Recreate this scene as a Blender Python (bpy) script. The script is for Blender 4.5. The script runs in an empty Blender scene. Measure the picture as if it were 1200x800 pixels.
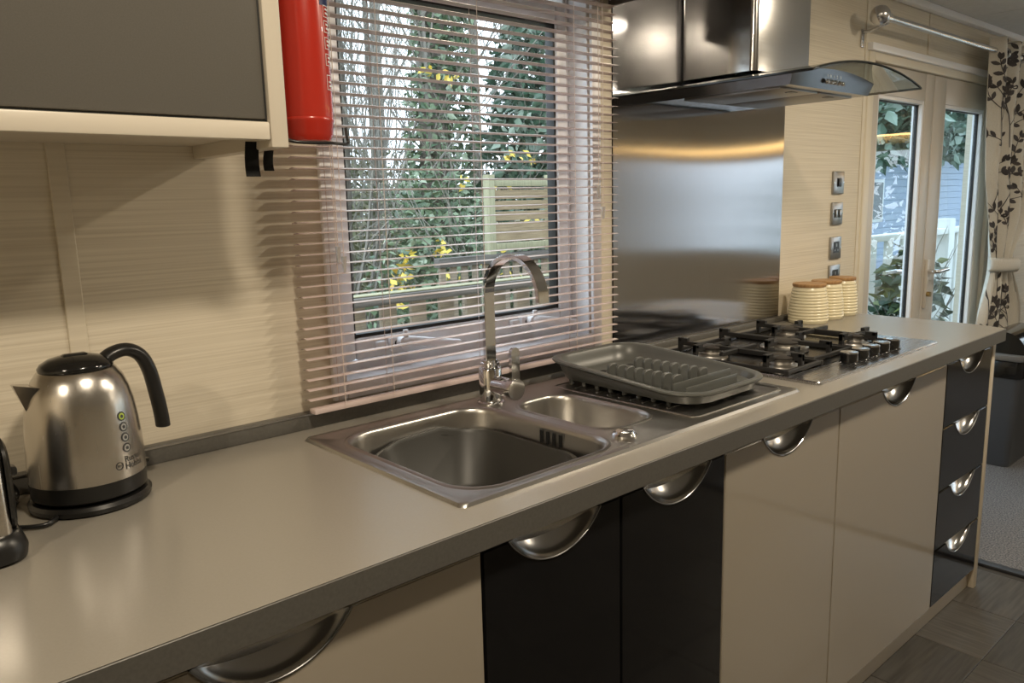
import bpy, bmesh, math, random
from math import sin, cos, pi, sqrt, radians as R
from mathutils import Vector, Matrix
random.seed(7)
S = bpy.context.scene
COL = S.collection

# ------------------------------------------------------------------ camera
cam = bpy.data.cameras.new('camera'); camo = bpy.data.objects.new('camera', cam); COL.objects.link(camo)
S.camera = camo
FPX, YAW, PITCH, ROLL = 927.39, R(41.7045), R(10.1029), R(-1.4551)
cam.sensor_fit = 'HORIZONTAL'; cam.sensor_width = 36; cam.lens = FPX * 36 / 1200
cam.clip_start = .02; cam.clip_end = 300
cy, sy, cp, sp = cos(YAW), sin(YAW), cos(PITCH), sin(PITCH)
F = Vector((sy * cp, cy * cp, -sp)); Rt = Vector((cy, -sy, 0)); Up = Rt.cross(F)
Rr = Rt * cos(ROLL) + Up * sin(ROLL); Ur = -Rt * sin(ROLL) + Up * cos(ROLL)
camo.matrix_world = Matrix.Translation((0, -1.47476, 1.35232)) @ Matrix((Rr, Ur, -F)).transposed().to_4x4()

# ------------------------------------------------------------------ world, exposure
w = bpy.data.worlds.new('sky'); S.world = w; w.use_nodes = True
bg = w.node_tree.nodes['Background']; bg.inputs[0].default_value = (.77, .90, 1, 1); bg.inputs[1].default_value = 3.3
S.view_settings.view_transform = 'Standard'; S.view_settings.look = 'None'; S.view_settings.gamma = 1
S.view_settings.use_curve_mapping = False; S.view_settings.exposure = 0.0
LAMP_W = 14.0          # each ceiling downlight
WARM = (1.0, .86, .66)
DOWNLIGHTS = [(-.9, -1.10), (.5, -1.10), (1.9, -1.10), (2.98, -1.12), (4.9, -2.6)]

# ------------------------------------------------------------------ helpers
def link(o, parent=None, root=None):
    COL.objects.link(o)
    if parent:
        o.parent = parent
        if parent.type == 'EMPTY': o.matrix_parent_inverse = Matrix.Translation(-Vector(parent.location))
    return o
def tag(o, label, cat, group=None):
    o['label'] = label; o['category'] = cat
    if group: o['group'] = group
    return o
def thing(name, label, cat, loc, group=None):
    o = bpy.data.objects.new(name, None); o.location = loc; o.empty_display_size = .05
    COL.objects.link(o); return tag(o, label, cat, group)
def struct(o): o['kind'] = 'structure'; return o
def mesh(name, v, f, mat, parent=None, smooth=False, sharp=None):
    me = bpy.data.meshes.new(name); me.from_pydata([tuple(p) for p in v], [], f); me.update()
    bm = bmesh.new(); bm.from_mesh(me); bmesh.ops.recalc_face_normals(bm, faces=bm.faces); bm.to_mesh(me); bm.free()
    if mat: me.materials.append(mat)
    if smooth:
        me.polygons.foreach_set('use_smooth', [True] * len(me.polygons))
        me.set_sharp_from_angle(angle=R(sharp if sharp else 40))
    return link(bpy.data.objects.new(name, me), parent)
def frombm(name, bm, mat, parent=None, smooth=False, sharp=40):
    bmesh.ops.recalc_face_normals(bm, faces=bm.faces)
    me = bpy.data.meshes.new(name); bm.to_mesh(me); bm.free()
    if mat: me.materials.append(mat)
    if smooth:
        me.polygons.foreach_set('use_smooth', [True] * len(me.polygons)); me.set_sharp_from_angle(angle=R(sharp))
    return link(bpy.data.objects.new(name, me), parent)
def bmbox(bm, x0, x1, y0, y1, z0, z1, bev=0, seg=2):
    r = bmesh.ops.create_cube(bm, size=1)
    for v in r['verts']:
        v.co = Vector(((x0 + x1) / 2 + v.co.x * (x1 - x0), (y0 + y1) / 2 + v.co.y * (y1 - y0), (z0 + z1) / 2 + v.co.z * (z1 - z0)))
    if bev:
        es = list({e for v in r['verts'] for e in v.link_edges})
        bmesh.ops.bevel(bm, geom=es, offset=bev, segments=seg, affect='EDGES', profile=.5)
def box(name, x0, x1, y0, y1, z0, z1, mat, parent=None, bev=0, seg=2):
    bm = bmesh.new(); bmbox(bm, x0, x1, y0, y1, z0, z1, bev, seg)
    return frombm(name, bm, mat, parent, smooth=bev > 0, sharp=35 if bev else 30)
def boxes(name, lst, mat, parent=None, bev=0):
    bm = bmesh.new()
    for b in lst: bmbox(bm, *b, bev)
    return frombm(name, bm, mat, parent, smooth=bev > 0)
def lathe_vf(prof, n=48, c=(0, 0, 0), axis='z', a0=0, vo=0):
    v, f = [], []
    for (r, z) in prof:
        for k in range(n):
            a = a0 + 2 * pi * k / n
            p = (r * cos(a), r * sin(a), z)
            if axis == 'y': p = (p[0], p[2], p[1])
            if axis == 'x': p = (p[2], p[0], p[1])
            v.append((c[0] + p[0], c[1] + p[1], c[2] + p[2]))
    m = len(prof)
    for i in range(m - 1):
        for k in range(n):
            f.append((vo + i * n + k, vo + i * n + (k + 1) % n, vo + (i + 1) * n + (k + 1) % n, vo + (i + 1) * n + k))
    f.append(tuple(vo + k for k in range(n))[::-1]); f.append(tuple(vo + (m - 1) * n + k for k in range(n)))
    return v, f
def lathe(name, prof, mat, parent=None, c=(0, 0, 0), n=48, axis='z', sharp=35):
    v, f = lathe_vf(prof, n, c, axis)
    return mesh(name, v, f, mat, parent, True, sharp)
def tube_vf(pts, r, n=8, vo=0, sec=None, up=None):
    pts = [Vector(p) for p in pts]; v, f = [], []
    N = None
    for i, p in enumerate(pts):
        t = (pts[min(i + 1, len(pts) - 1)] - pts[max(i - 1, 0)]).normalized()
        if up is not None: N = (Vector(up) - t * t.dot(Vector(up))).normalized()
        elif N is None:
            a = Vector((0, 0, 1)) if abs(t.z) < .9 else Vector((1, 0, 0)); N = (a - t * t.dot(a)).normalized()
        else: N = (N - t * t.dot(N)).normalized()
        B = t.cross(N); rr = r[i] if isinstance(r, (list, tuple)) else r
        ring = sec if sec else [(rr * cos(2 * pi * k / n), rr * sin(2 * pi * k / n)) for k in range(n)]
        for (a, b) in ring: v.append(p + N * a + B * b)
    m = len(sec) if sec else n
    for i in range(len(pts) - 1):
        for k in range(m): f.append((vo + i * m + k, vo + i * m + (k + 1) % m, vo + (i + 1) * m + (k + 1) % m, vo + (i + 1) * m + k))
    f.append(tuple(vo + k for k in range(m))[::-1]); f.append(tuple(vo + (len(pts) - 1) * m + k for k in range(m)))
    return v, f
def tube(name, pts, r, mat, parent=None, n=10, sec=None, up=None, sharp=50):
    v, f = tube_vf(pts, r, n, 0, sec, up); return mesh(name, v, f, mat, parent, True, sharp)
def tubes(name, lst, r, mat, parent=None, n=8):
    V, Fc = [], []
    for p in lst:
        v, f = tube_vf(p, r, n, len(V)); V += v; Fc += f
    return mesh(name, V, Fc, mat, parent, True)
def smoothpath(P, k=6):
    P = [Vector(p) for p in P]; out = []
    for i in range(len(P) - 1):
        a, b, c, d = P[max(i - 1, 0)], P[i], P[i + 1], P[min(i + 2, len(P) - 1)]
        for j in range(k):
            t = j / k
            out.append(.5 * ((2 * b) + (c - a) * t + (2 * a - 5 * b + 4 * c - d) * t * t + (3 * b - a - 3 * c + d) * t ** 3))
    return out + [P[-1]]
def rrect(x0, x1, y0, y1, r, n=6):
    out = []
    for (cx, cyy, a0) in ((x1 - r, y1 - r, 0), (x0 + r, y1 - r, 90), (x0 + r, y0 + r, 180), (x1 - r, y0 + r, 270)):
        for k in range(n + 1):
            a = R(a0 + 90 * k / n); out.append((cx + r * cos(a), cyy + r * sin(a)))
    return out
def loft(loops, cap0=False, cap1=False, vo=0):
    v, f = [], []; n = len(loops[0])
    for L in loops: v += [tuple(p) for p in L]
    for i in range(len(loops) - 1):
        for k in range(n): f.append((vo + i * n + k, vo + i * n + (k + 1) % n, vo + (i + 1) * n + (k + 1) % n, vo + (i + 1) * n + k))
    if cap0: f.append(tuple(vo + k for k in range(n))[::-1])
    if cap1: f.append(tuple(vo + (len(loops) - 1) * n + k for k in range(n)))
    return v, f
def plate_with_holes(bm, outer, holes, z):
    es = []
    for L in [outer] + holes:
        vs = [bm.verts.new((p[0], p[1], z)) for p in L]
        es += [bm.edges.new((vs[i], vs[(i + 1) % len(vs)])) for i in range(len(vs))]
    bmesh.ops.triangle_fill(bm, edges=es, use_beauty=True, use_dissolve=False)
def textmesh(txt, size, font_bold=False):
    cu = bpy.data.curves.new('lettering', 'FONT'); cu.body = txt; cu.size = size; cu.align_x = 'LEFT'; cu.resolution_u = 2
    o = bpy.data.objects.new('lettering', cu); COL.objects.link(o)
    dg = bpy.context.evaluated_depsgraph_get(); dg.update()
    me = o.evaluated_get(dg).to_mesh()
    v = [x.co.copy() for x in me.vertices]; f = [tuple(p.vertices) for p in me.polygons]
    o.evaluated_get(dg).to_mesh_clear(); bpy.data.objects.remove(o); bpy.data.curves.remove(cu)
    return v, f
def dup(o, loc=None, parent=None, label=None):
    c = o.copy(); COL.objects.link(c)
    if loc is not None: c.location = loc
    if parent is not None: c.parent = parent
    if label: c['label'] = label
    for ch in list(o.children):
        if ch is not c: dup(ch, None, c)
    return c

# ------------------------------------------------------------------ materials
def mat(name, col, rough=.5, metal=0, spec=.5, **kw):
    m = bpy.data.materials.new(name); m.use_nodes = True
    b = m.node_tree.nodes['Principled BSDF']
    b.inputs['Base Color'].default_value = (*col, 1); b.inputs['Roughness'].default_value = rough
    b.inputs['Metallic'].default_value = metal; b.inputs['Specular IOR Level'].default_value = spec
    for k, val in kw.items(): b.inputs[k.replace('_', ' ')].default_value = val
    return m
def nodes(m): return m.node_tree.nodes, m.node_tree.links, m.node_tree.nodes['Principled BSDF']
def noise_on(m, scale=(1, 1, 1), nscale=5, c0=None, c1=None, lo=.3, hi=.7, bump=0, bdist=.001, rough=None, detail=4, coord='Object'):
    N, L, b = nodes(m)
    tc = N.new('ShaderNodeTexCoord'); mp = N.new('ShaderNodeMapping'); mp.inputs['Scale'].default_value = scale
    L.new(tc.outputs[coord], mp.inputs[0])
    nz = N.new('ShaderNodeTexNoise'); nz.inputs['Scale'].default_value = nscale; nz.inputs['Detail'].default_value = detail
    L.new(mp.outputs[0], nz.inputs['Vector'])
    if c0:
        cr = N.new('ShaderNodeValToRGB'); cr.color_ramp.elements[0].position = lo; cr.color_ramp.elements[1].position = hi
        cr.color_ramp.elements[0].color = (*c0, 1); cr.color_ramp.elements[1].color = (*c1, 1)
        L.new(nz.outputs['Fac'], cr.inputs[0]); L.new(cr.outputs[0], b.inputs['Base Color'])
    if bump:
        bp = N.new('ShaderNodeBump'); bp.inputs['Strength'].default_value = bump; bp.inputs['Distance'].default_value = bdist
        L.new(nz.outputs['Fac'], bp.inputs['Height']); L.new(bp.outputs[0], b.inputs['Normal'])
    if rough:
        mr = N.new('ShaderNodeMapRange'); mr.inputs['To Min'].default_value = rough[0]; mr.inputs['To Max'].default_value = rough[1]
        L.new(nz.outputs['Fac'], mr.inputs[0]); L.new(mr.outputs[0], b.inputs['Roughness'])
    return m
def island_mat(name, cols, rough=.5, trans=.0):
    m = mat(name, cols[0], rough); N, L, b = nodes(m)
    g = N.new('ShaderNodeNewGeometry'); cr = N.new('ShaderNodeValToRGB')
    while len(cr.color_ramp.elements) < len(cols): cr.color_ramp.elements.new(.5)
    for i, c in enumerate(cols):
        cr.color_ramp.elements[i].position = i / (len(cols) - 1); cr.color_ramp.elements[i].color = (*c, 1)
    L.new(g.outputs['Random Per Island'], cr.inputs[0]); L.new(cr.outputs[0], b.inputs['Base Color'])
    return m
def glass_mat(name, tint=(1, 1, 1), ior=1.5, rough=0):
    m = bpy.data.materials.new(name); m.use_nodes = True; N, L = m.node_tree.nodes, m.node_tree.links
    N.remove(N['Principled BSDF']); out = N['Material Output']
    t = N.new('ShaderNodeBsdfTransparent'); t.inputs[0].default_value = (*tint, 1)
    g = N.new('ShaderNodeBsdfGlossy'); g.inputs['Roughness'].default_value = rough
    fr = N.new('ShaderNodeFresnel'); fr.inputs[0].default_value = ior
    mx = N.new('ShaderNodeMixShader')
    ge = N.new('ShaderNodeNewGeometry'); iv = N.new('ShaderNodeMath'); iv.operation = 'SUBTRACT'; iv.inputs[0].default_value = 1; L.new(ge.outputs['Backfacing'], iv.inputs[1])
    mu = N.new('ShaderNodeMath'); mu.operation = 'MULTIPLY'; L.new(fr.outputs[0], mu.inputs[0]); L.new(iv.outputs[0], mu.inputs[1]); L.new(mu.outputs[0], mx.inputs[0]); L.new(t.outputs[0], mx.inputs[1]); L.new(g.outputs[0], mx.inputs[2])
    L.new(mx.outputs[0], out.inputs[0]); return m
def emit(name, col, s):
    m = mat(name, col); N, L, b = nodes(m); b.inputs['Emission Color'].default_value = (*col, 1); b.inputs['Emission Strength'].default_value = s; return m

WALL = noise_on(mat('wallboard', (.72, .65, .52), .55), (1.2, 1.2, 150), 1.6, (.62, .55, .43), (.76, .69, .56), .3, .62, .25, .0012)
BATTEN = noise_on(mat('batten', (.72, .65, .52), .5), (1, 1, 60), 2, (.66, .59, .47), (.74, .67, .54))
CREAMTRIM = mat('cream_trim', (.74, .68, .56), .4)
CEIL = noise_on(mat('ceiling_board', (.74, .72, .68), .7), (1, 1, 1), 40, (.71, .69, .65), (.77, .75, .71))
UPVC = mat('white_upvc', (.88, .88, .90), .3)
DOORUPVC = mat('door_upvc', (.62, .57, .50), .35)
GASKET = mat('black_gasket', (.012, .012, .012), .5)
GLASS = glass_mat('window_glass')
DOORGLASS = glass_mat('door_glass', (.86, .92, .95), 1.75)
HOODGLASS = glass_mat('hood_glass', (.72, .76, .76), 1.5)
SLAT = mat('blind_slat', (.66, .54, .52), .2, spec=.9)
CORD = mat('blind_cord', (.72, .62, .58), .6)
CLEAR = mat('clear_plastic', (.75, .72, .70), .15, Transmission_Weight=.6)
TOP = noise_on(mat('worktop', (.27, .25, .215), .26), (1, 1, 1), 260, (.267, .247, .212), (.277, .257, .222))
TOP.node_tree.nodes['Principled BSDF'].inputs['Specular IOR Level'].default_value = .75
TOPEDGE = noise_on(mat('worktop_edge', (.11, .105, .095), .42), (1, 1, 1), 200, (.100, .095, .085), (.122, .116, .104))
CREAM = mat('gloss_cream', (.42, .37, .30), .12, spec=.55, Coat_Weight=.6, Coat_Roughness=.04)
BLACK = mat('gloss_black', (.008, .008, .009), .08, spec=.4)
CARC = mat('carcass_cream', (.55, .49, .40), .5)
SHADOWGAP = mat('gap_shade', (.02, .02, .02), .6)  # near-black stands for the shade in the gap under the worktop
OAK = noise_on(mat('end_panel', (.60, .52, .40), .5), (4, 4, .6), 8, (.52, .44, .33), (.64, .56, .44))
CHROME = mat('chrome', (.78, .78, .79), .07, 1)
SATIN = mat('satin_metal', (.60, .60, .61), .24, 1)
SCOOP = mat('scoop_metal', (.50, .495, .49), .2, 1)
def brushed(name, col, rough, aniso, tang='Z', stretch=(1, 1, 1), bump=.05, nscale=400, wave=0):
    m = mat(name, col, rough, 1); N, L, b = nodes(m)
    noise_on(m, stretch, nscale, bump=bump, bdist=.0004, rough=(rough * .85, rough * 1.2), detail=3)
    b.inputs['Anisotropic'].default_value = aniso
    if tang:
        t = N.new('ShaderNodeTangent'); t.direction_type = 'RADIAL'; t.axis = tang; L.new(t.outputs[0], b.inputs['Tangent'])
    if wave:
        tc = N.new('ShaderNodeTexCoord'); nz = N.new('ShaderNodeTexNoise'); nz.inputs['Scale'].default_value = 2.2; nz.inputs['Detail'].default_value = 1
        L.new(tc.outputs['Object'], nz.inputs[0]); bp = N.new('ShaderNodeBump'); bp.inputs['Distance'].default_value = wave
        bp.inputs['Strength'].default_value = 1; L.new(nz.outputs['Fac'], bp.inputs['Height'])
        old = b.inputs['Normal'].links[0].from_node; L.new(bp.outputs[0], old.inputs['Normal'])
    return m
SPLASH = brushed('splashback_steel', (.40, .40, .42), .14, 1.0, None, (1, 1, .02), .0, 300, 0)
N_, L_, b_ = nodes(SPLASH); tg = N_.new('ShaderNodeTangent'); tg.direction_type = 'UV_MAP'; tg.uv_map = 'grain'; L_.new(tg.outputs[0], b_.inputs['Tangent'])
tc_ = N_.new('ShaderNodeTexCoord'); nz_ = N_.new('ShaderNodeTexNoise'); nz_.inputs['Scale'].default_value = 1.3; nz_.inputs['Detail'].default_value = 0; L_.new(tc_.outputs['Object'], nz_.inputs[0])
bp_ = N_.new('ShaderNodeBump'); bp_.inputs['Distance'].default_value = .010; L_.new(nz_.outputs['Fac'], bp_.inputs['Height']); L_.new(bp_.outputs[0], b_.inputs['Normal'])
HOODST = brushed('hood_steel', (.58, .57, .55), .16, 0, None, (.02, .02, 1), .03, 300)
SINKST = brushed('sink_steel', (.50, .485, .46), .30, 0, None, (1, .04, 1), .04, 300)
HOBST = brushed('hob_steel', (.45, .45, .46), .26, 0, None, (.04, 1, 1), .03, 300)
KETTST = brushed('kettle_steel', (.60, .57, .53), .25, 0, None, (1, 1, .02), .008, 300)
PLBLACK = mat('black_plastic', (.012, .012, .012), .32)
GLBLACK = mat('gloss_black_plastic', (.010, .010, .010), .12)
IRON = noise_on(mat('cast_iron', (.018, .017, .016), .55), (1, 1, 1), 300, bump=.2, bdist=.0006)
BURNCAP = mat('burner_cap', (.035, .030, .026), .5)
ALU = mat('burner_ring', (.55, .53, .50), .35, 1)
GREYPL = mat('grey_plastic', (.105, .108, .10), .33)
GREYPL2 = mat('basin_plastic', (.034, .033, .029), .42)
CANIS = mat('cream_ceramic', (.80, .72, .50), .22)
BAMBOO = noise_on(mat('bamboo', (.42, .24, .10), .45), (3, 40, 3), 6, (.33, .17, .07), (.50, .30, .13))
RED = mat('red_enamel', (.43, .026, .014), .25, Coat_Weight=.3)
WHITEPRINT = mat('white_print', (.8, .8, .8), .5)
NAVY = mat('navy_print', (.01, .02, .09), .4)
DKPRINT = mat('dark_print', (.05, .05, .05), .4)
GREENLED = mat('green_print', (.42, .55, .08), .4)
VELCRO = mat('velcro', (.004, .004, .004), .9)
CABDOOR = noise_on(mat('cabinet_grey', (.12, .112, .098), .3), (1, 1, 1), 500, (.112, .105, .092), (.128, .12, .105), rough=(.28, .36))
CABFRAME = mat('cabinet_frame', (.66, .60, .50), .35)
SWITCH = mat('switch_steel', (.42, .42, .42), .3, 1)
BINGREY = mat('bin_grey', (.07, .075, .085), .4)
BINSIL = mat('bin_band', (.35, .34, .33), .35, .7)
TILE = None
CARPET = noise_on(mat('carpet', (.2, .2, .21), .95), (1, 1, 1), 160, (.08, .08, .09), (.24, .235, .235), .35, .65, 1, .006, detail=2)
CURT = noise_on(mat('curtain_cloth', (.70, .66, .58), .85), (1, 1, 1), 200, (.66, .62, .54), (.73, .69, .61))
LEAFPR = island_mat('leaf_print', [(.035, .03, .03), (.10, .09, .09), (.05, .045, .045)], .8)
TIMBER = noise_on(mat('deck_timber', (.25, .2, .15), .8), (2, 2, 30), 3, (.17, .145, .115), (.34, .28, .21))
DKTIMBER = noise_on(mat('rail_timber', (.12, .11, .10), .8), (2, 30, 30), 3, (.07, .065, .06), (.16, .15, .14))
PANELT = noise_on(mat('panel_timber', (.33, .27, .19), .8), (3, 3, 40), 2, (.22, .165, .10), (.38, .30, .19))
POSTT = noise_on(mat('post_timber', (.30, .30, .19), .8), (30, 30, 2), 2, (.25, .25, .16), (.36, .35, .23))
WHITEDECK = mat('white_deck', (.75, .76, .74), .5)

# ================================================================== THE ROOM
# back wall (kitchen side), y = 0 .. 0.09, with a window and a patio-door opening
WX0, WX1, WZ0, WZ1 = .834, 1.611, .977, 1.90
DX0, DX1, DZ1 = 3.235, 4.70, 1.865
ZC = 2.135; XL, XR, YF = -1.6, 6.6, -4.0
boxes('wall_back', [(XL, WX0, 0, .13, 0, ZC + .3), (WX1, DX0, 0, .13, 0, ZC + .3), (WX0, WX1, 0, .13, 0, WZ0), (WX0, WX1, 0, .13, WZ1, ZC + .3),
      (DX0, DX1, 0, .13, DZ1, ZC + .3), (DX1, XR, 0, .13, 0, ZC + .3)], WALL)['kind'] = 'structure'
struct(box('wall_front', XL, XR, YF - .09, YF, 0, ZC + .3, WALL))
struct(box('wall_left', XL - .09, XL, YF, 0, 0, ZC + .3, WALL))
boxes('wall_right', [(XR, XR + .09, YF, -3.4, 0, ZC + .3), (XR, XR + .09, -.5, 0, 0, ZC + .3), (XR, XR + .09, -3.4, -.5, 0, .75), (XR, XR + .09, -3.4, -.5, 1.72, ZC + .3)], WALL)['kind'] = 'structure'
w3 = bpy.data.objects.new('window_2', None); w3.location = (XR, -2, .75); COL.objects.link(w3); struct(w3)
for k in range(3):
    y0, y1 = -3.4 + .967 * k, -3.4 + .967 * (k + 1)
    boxes('window_frame', [(XR + .02, XR + .07, y0, y0 + .05, .75, 1.72), (XR + .02, XR + .07, y1 - .05, y1, .75, 1.72), (XR + .02, XR + .07, y0 + .05, y1 - .05, .75, .80), (XR + .02, XR + .07, y0 + .05, y1 - .05, 1.67, 1.72)], mat('frame_upvc', (.78, .78, .77), .35), w3)
    box('glass_pane', XR + .04, XR + .046, y0 + .05, y1 - .05, .80, 1.67, glass_mat('lounge_glass'), w3)
cl = bpy.data.objects.new('ceiling', None); COL.objects.link(cl); struct(cl)
for i, (a, b) in enumerate([(-1.6, 1.0), (1.0, 2.6), (2.6, 4.2), (4.2, 6.6)]):   # boards with a fine open joint
    box('ceiling_board', a + .003, b - .003, YF, 0, ZC, ZC + .03, CEIL, cl, .002, 1)
box('ceiling_deck', XL, XR, YF, 0, ZC + .031, ZC + .05, CEIL, cl)
struct(box('trim_1', XL, XR, -.035, 0, ZC - .03, ZC, UPVC, None, .006))                   # cornice
for i, (x, wd, z0, z1) in enumerate([(.3315, .029, .935, ZC - .03), (-.55, .029, .935, ZC - .03), (3.205, .026, .0, ZC - .03), (3.80, .02, 1.935, ZC - .03)]):
    struct(box('trim_%d' % (i + 2), x - wd / 2, x + wd / 2, -.004, 0, z0, z1, BATTEN if i != 2 else CREAMTRIM, None, .0015, 1))
# ------- floor
fl = struct(box('floor', XL, XR, YF, .0, -.06, -.004, mat('floor_base', (.05, .045, .04), .8)))
def tile_mat():
    m = mat('vinyl_tile', (.12, .11, .095), .38); N, L, b = nodes(m)
    oi = N.new('ShaderNodeObjectInfo'); tc = N.new('ShaderNodeTexCoord'); mp = N.new('ShaderNodeMapping'); mp.inputs['Scale'].default_value = (60, 4, 1)
    ad = N.new('ShaderNodeVectorMath'); ad.operation = 'ADD'
    L.new(tc.outputs['Object'], ad.inputs[0]); L.new(oi.outputs['Location'], ad.inputs[1]); L.new(ad.outputs[0], mp.inputs[0])
    nz = N.new('ShaderNodeTexNoise'); nz.inputs['Scale'].default_value = 1.6; nz.inputs['Detail'].default_value = 5; L.new(mp.outputs[0], nz.inputs['Vector'])
    cr = N.new('ShaderNodeValToRGB'); cr.color_ramp.elements[0].position = .3; cr.color_ramp.elements[1].position = .72
    cr.color_ramp.elements[0].color = (.040, .036, .031, 1); cr.color_ramp.elements[1].color = (.085, .078, .068, 1)
    L.new(nz.outputs['Fac'], cr.inputs[0])
    mx = N.new('ShaderNodeMix'); mx.data_type = 'RGBA'; mx.blend_type = 'MULTIPLY'; mx.inputs['Factor'].default_value = 1
    mr = N.new('ShaderNodeMapRange'); mr.inputs['To Min'].default_value = .8; mr.inputs['To Max'].default_value = 1.2; L.new(oi.outputs['Random'], mr.inputs[0])
    L.new(cr.outputs[0], mx.inputs['A']); L.new(mr.outputs[0], mx.inputs['B']); L.new(mx.outputs['Result'], b.inputs['Base Color'])
    bp = N.new('ShaderNodeBump'); bp.inputs['Strength'].default_value = .3; bp.inputs['Distance'].default_value = .001; L.new(nz.outputs['Fac'], bp.inputs['Height']); L.new(bp.outputs[0], b.inputs['Normal'])
    return m
TILE = tile_mat(); P = .305; tl = None
for i in range(-5, 3):
    for j in range(11):
        x = 2.407 + (i + .5) * P; y = -.80 + (.5 + .5) * P - j * P - P / 2 * 1
        if x + P / 2 > 3.06: continue
        if tl is None:
            tl = box('tile', -P / 2 + .0012, P / 2 - .0012, -P / 2 + .0012, P / 2 - .0012, -.006, 0, TILE, None, .0012, 1); t = tl; t.parent = fl
        else: t = tl.copy(); COL.objects.link(t)
        t.location = (x, y, 0); t.rotation_euler = (0, 0, (pi / 2 if (i + j) % 2 else 0))
cp_ = tag(box('carpet', 3.09, XR - .01, YF + .01, -.01, -.004, .006, CARPET), 'grey flecked carpet with a dark edge, laid in the lounge beyond the worktop end', 'carpet')
struct(box('trim_6', 3.05, 3.09, YF + .01, -.01, -.004, .009, mat('carpet_bar', (.03, .03, .033), .5), None, .003))

# ------- window
wn = bpy.data.objects.new('window_1', None); wn.location = (1.2, .03, 1); COL.objects.link(wn); struct(wn)
def frame4(name, x0, x1, z0, z1, wd, y0, y1, m, parent, bev=.003, wb=None):
    wb = wb or wd
    bm = bmesh.new()
    bmbox(bm, x0, x0 + wd, y0, y1, z0, z1, bev); bmbox(bm, x1 - wd, x1, y0, y1, z0, z1, bev)
    bmbox(bm, x0 + wd, x1 - wd, y0, y1, z0, z0 + wb, bev); bmbox(bm, x0 + wd, x1 - wd, y0, y1, z1 - wd, z1, bev)
    return frombm(name, bm, m, parent, True)
arch = struct(frame4('trim_7', .80, 1.645, .943, 1.935, .034, -.010, .004, UPVC, None, .003))
boxes('reveal', [(WX0 - .002, WX0 + .006, .004, .07, WZ0, WZ1), (WX1 - .006, WX1 + .002, .004, .07, WZ0, WZ1), (WX0, WX1, .004, .07, WZ1 - .006, WZ1 + .002)], UPVC, wn)
box('sill_ledge', WX0, WX1, -.008, .075, WZ0 - .006, WZ0 + .006, UPVC, wn, .003)
frame4('window_frame', WX0, WX1, WZ0, WZ1, .026, .07, .125, UPVC, wn)
frame4('sash', .858, 1.594, 1.006, 1.853, .043, .060, .094, UPVC, wn, .008, wb=.05)
frame4('gasket', .897, 1.554, 1.055, 1.808, .009, .068, .098, GASKET, wn, .001)
box('glass_pane', .899, 1.552, .082, .088, 1.057, 1.806, GLASS, wn)
for hx in (1.01, 1.42):
    h = box('window_handle', hx - .03, hx + .03, .044, .060, 1.020, 1.050, UPVC, wn, .006)
    tube('lever', smoothpath([(hx, .046, 1.036), (hx + .012, .022, 1.040), (hx + .05, .012, 1.034), (hx + .10, .012, 1.024), (hx + .150, .018, 1.018)]), [.011] * 19 + [.011 - .0007 * k for k in range(6)], UPVC, h)
    lathe('pivot', [(0, 0), (.014, 0), (.014, .02), (0, .02)], UPVC, h, (hx, .028, 1.036), 20, 'y')
    lathe('key_hole', [(0, 0), (.006, 0), (.006, .001), (0, .001)], GASKET, h, (hx - .012, .0435, 1.036), 14, 'y')
    box('keeper', hx - .062, hx - .034, .046, .060, 1.024, 1.044, UPVC, h, .004)
    tube('catch', [(hx + .004, .03, 1.046), (hx + .004, .03, 1.066)], .006, UPVC, h, 10)

# ------- patio doors
frame4('trim_8', DX0 - .02, DX1 + .02, -.05, DZ1 + .045, .05, -.012, .07, CREAMTRIM, None, .004)['kind'] = 'structure'
struct(box('trim_9', DX0 - .03, DX1 + .03, -.028, 0, DZ1 + .028, DZ1 + .058, UPVC, None, .006))
def leaf(n, x0, x1, hinge_right, px0, px1):
    d = bpy.data.objects.new('door_%d' % n, None); d.location = ((x0 + x1) / 2, .03, 0); COL.objects.link(d); struct(d)
    y0, y1 = .004, .06
    for nm, b in (('stile', (x0, px0, y0, y1, .02, 1.858)), ('stile', (px1, x1, y0, y1, .02, 1.858)), ('rail', (px0, px1, y0, y1, 1.74, 1.858)), ('rail', (px0, px1, y0, y1, .02, .16))):
        box(nm, *b, DOORUPVC, d, .004)
    frame4('glazing_bead', px0 - .002, px1 + .002, .158, 1.742, .018, y0 + .004, y1 - .005, UPVC, d, .004)
    frame4('gasket', px0 + .014, px1 - .014, .174, 1.726, .006, .026, .044, GASKET, d, .001)
    box('glass_pane', px0 + .014, px1 - .014, .032, .038, .174, 1.726, DOORGLASS, d)
    return d
d1 = leaf(1, 3.265, 3.908, False, 3.345, 3.815)
d2 = leaf(2, 3.914, 4.665, True, 4.05, 4.565)
hb = box('handle_plate', 3.925, 3.955, -.010, .004, .80, 1.03, DOORUPVC, d2, .004)
tube('lever', smoothpath([(3.94, -.006, .975), (3.94, -.042, .975), (3.965, -.052, .976), (4.06, -.050, .977)]), .0105, CHROME, hb)
lathe('lock_cylinder', [(0, 0), (.012, 0), (.012, .018), (0, .018)], mat('brass', (.45, .33, .15), .3, 1), hb, (3.94, -.026, .868), 20, 'y')
h1 = box('handle_plate', 3.845, 3.873, .06, .07, .80, 1.03, DOORUPVC, d1, .004)
tube('lever', [(3.86, .068, .975), (3.86, .11, .975), (3.75, .112, .975)], .010, CHROME, h1)

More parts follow.
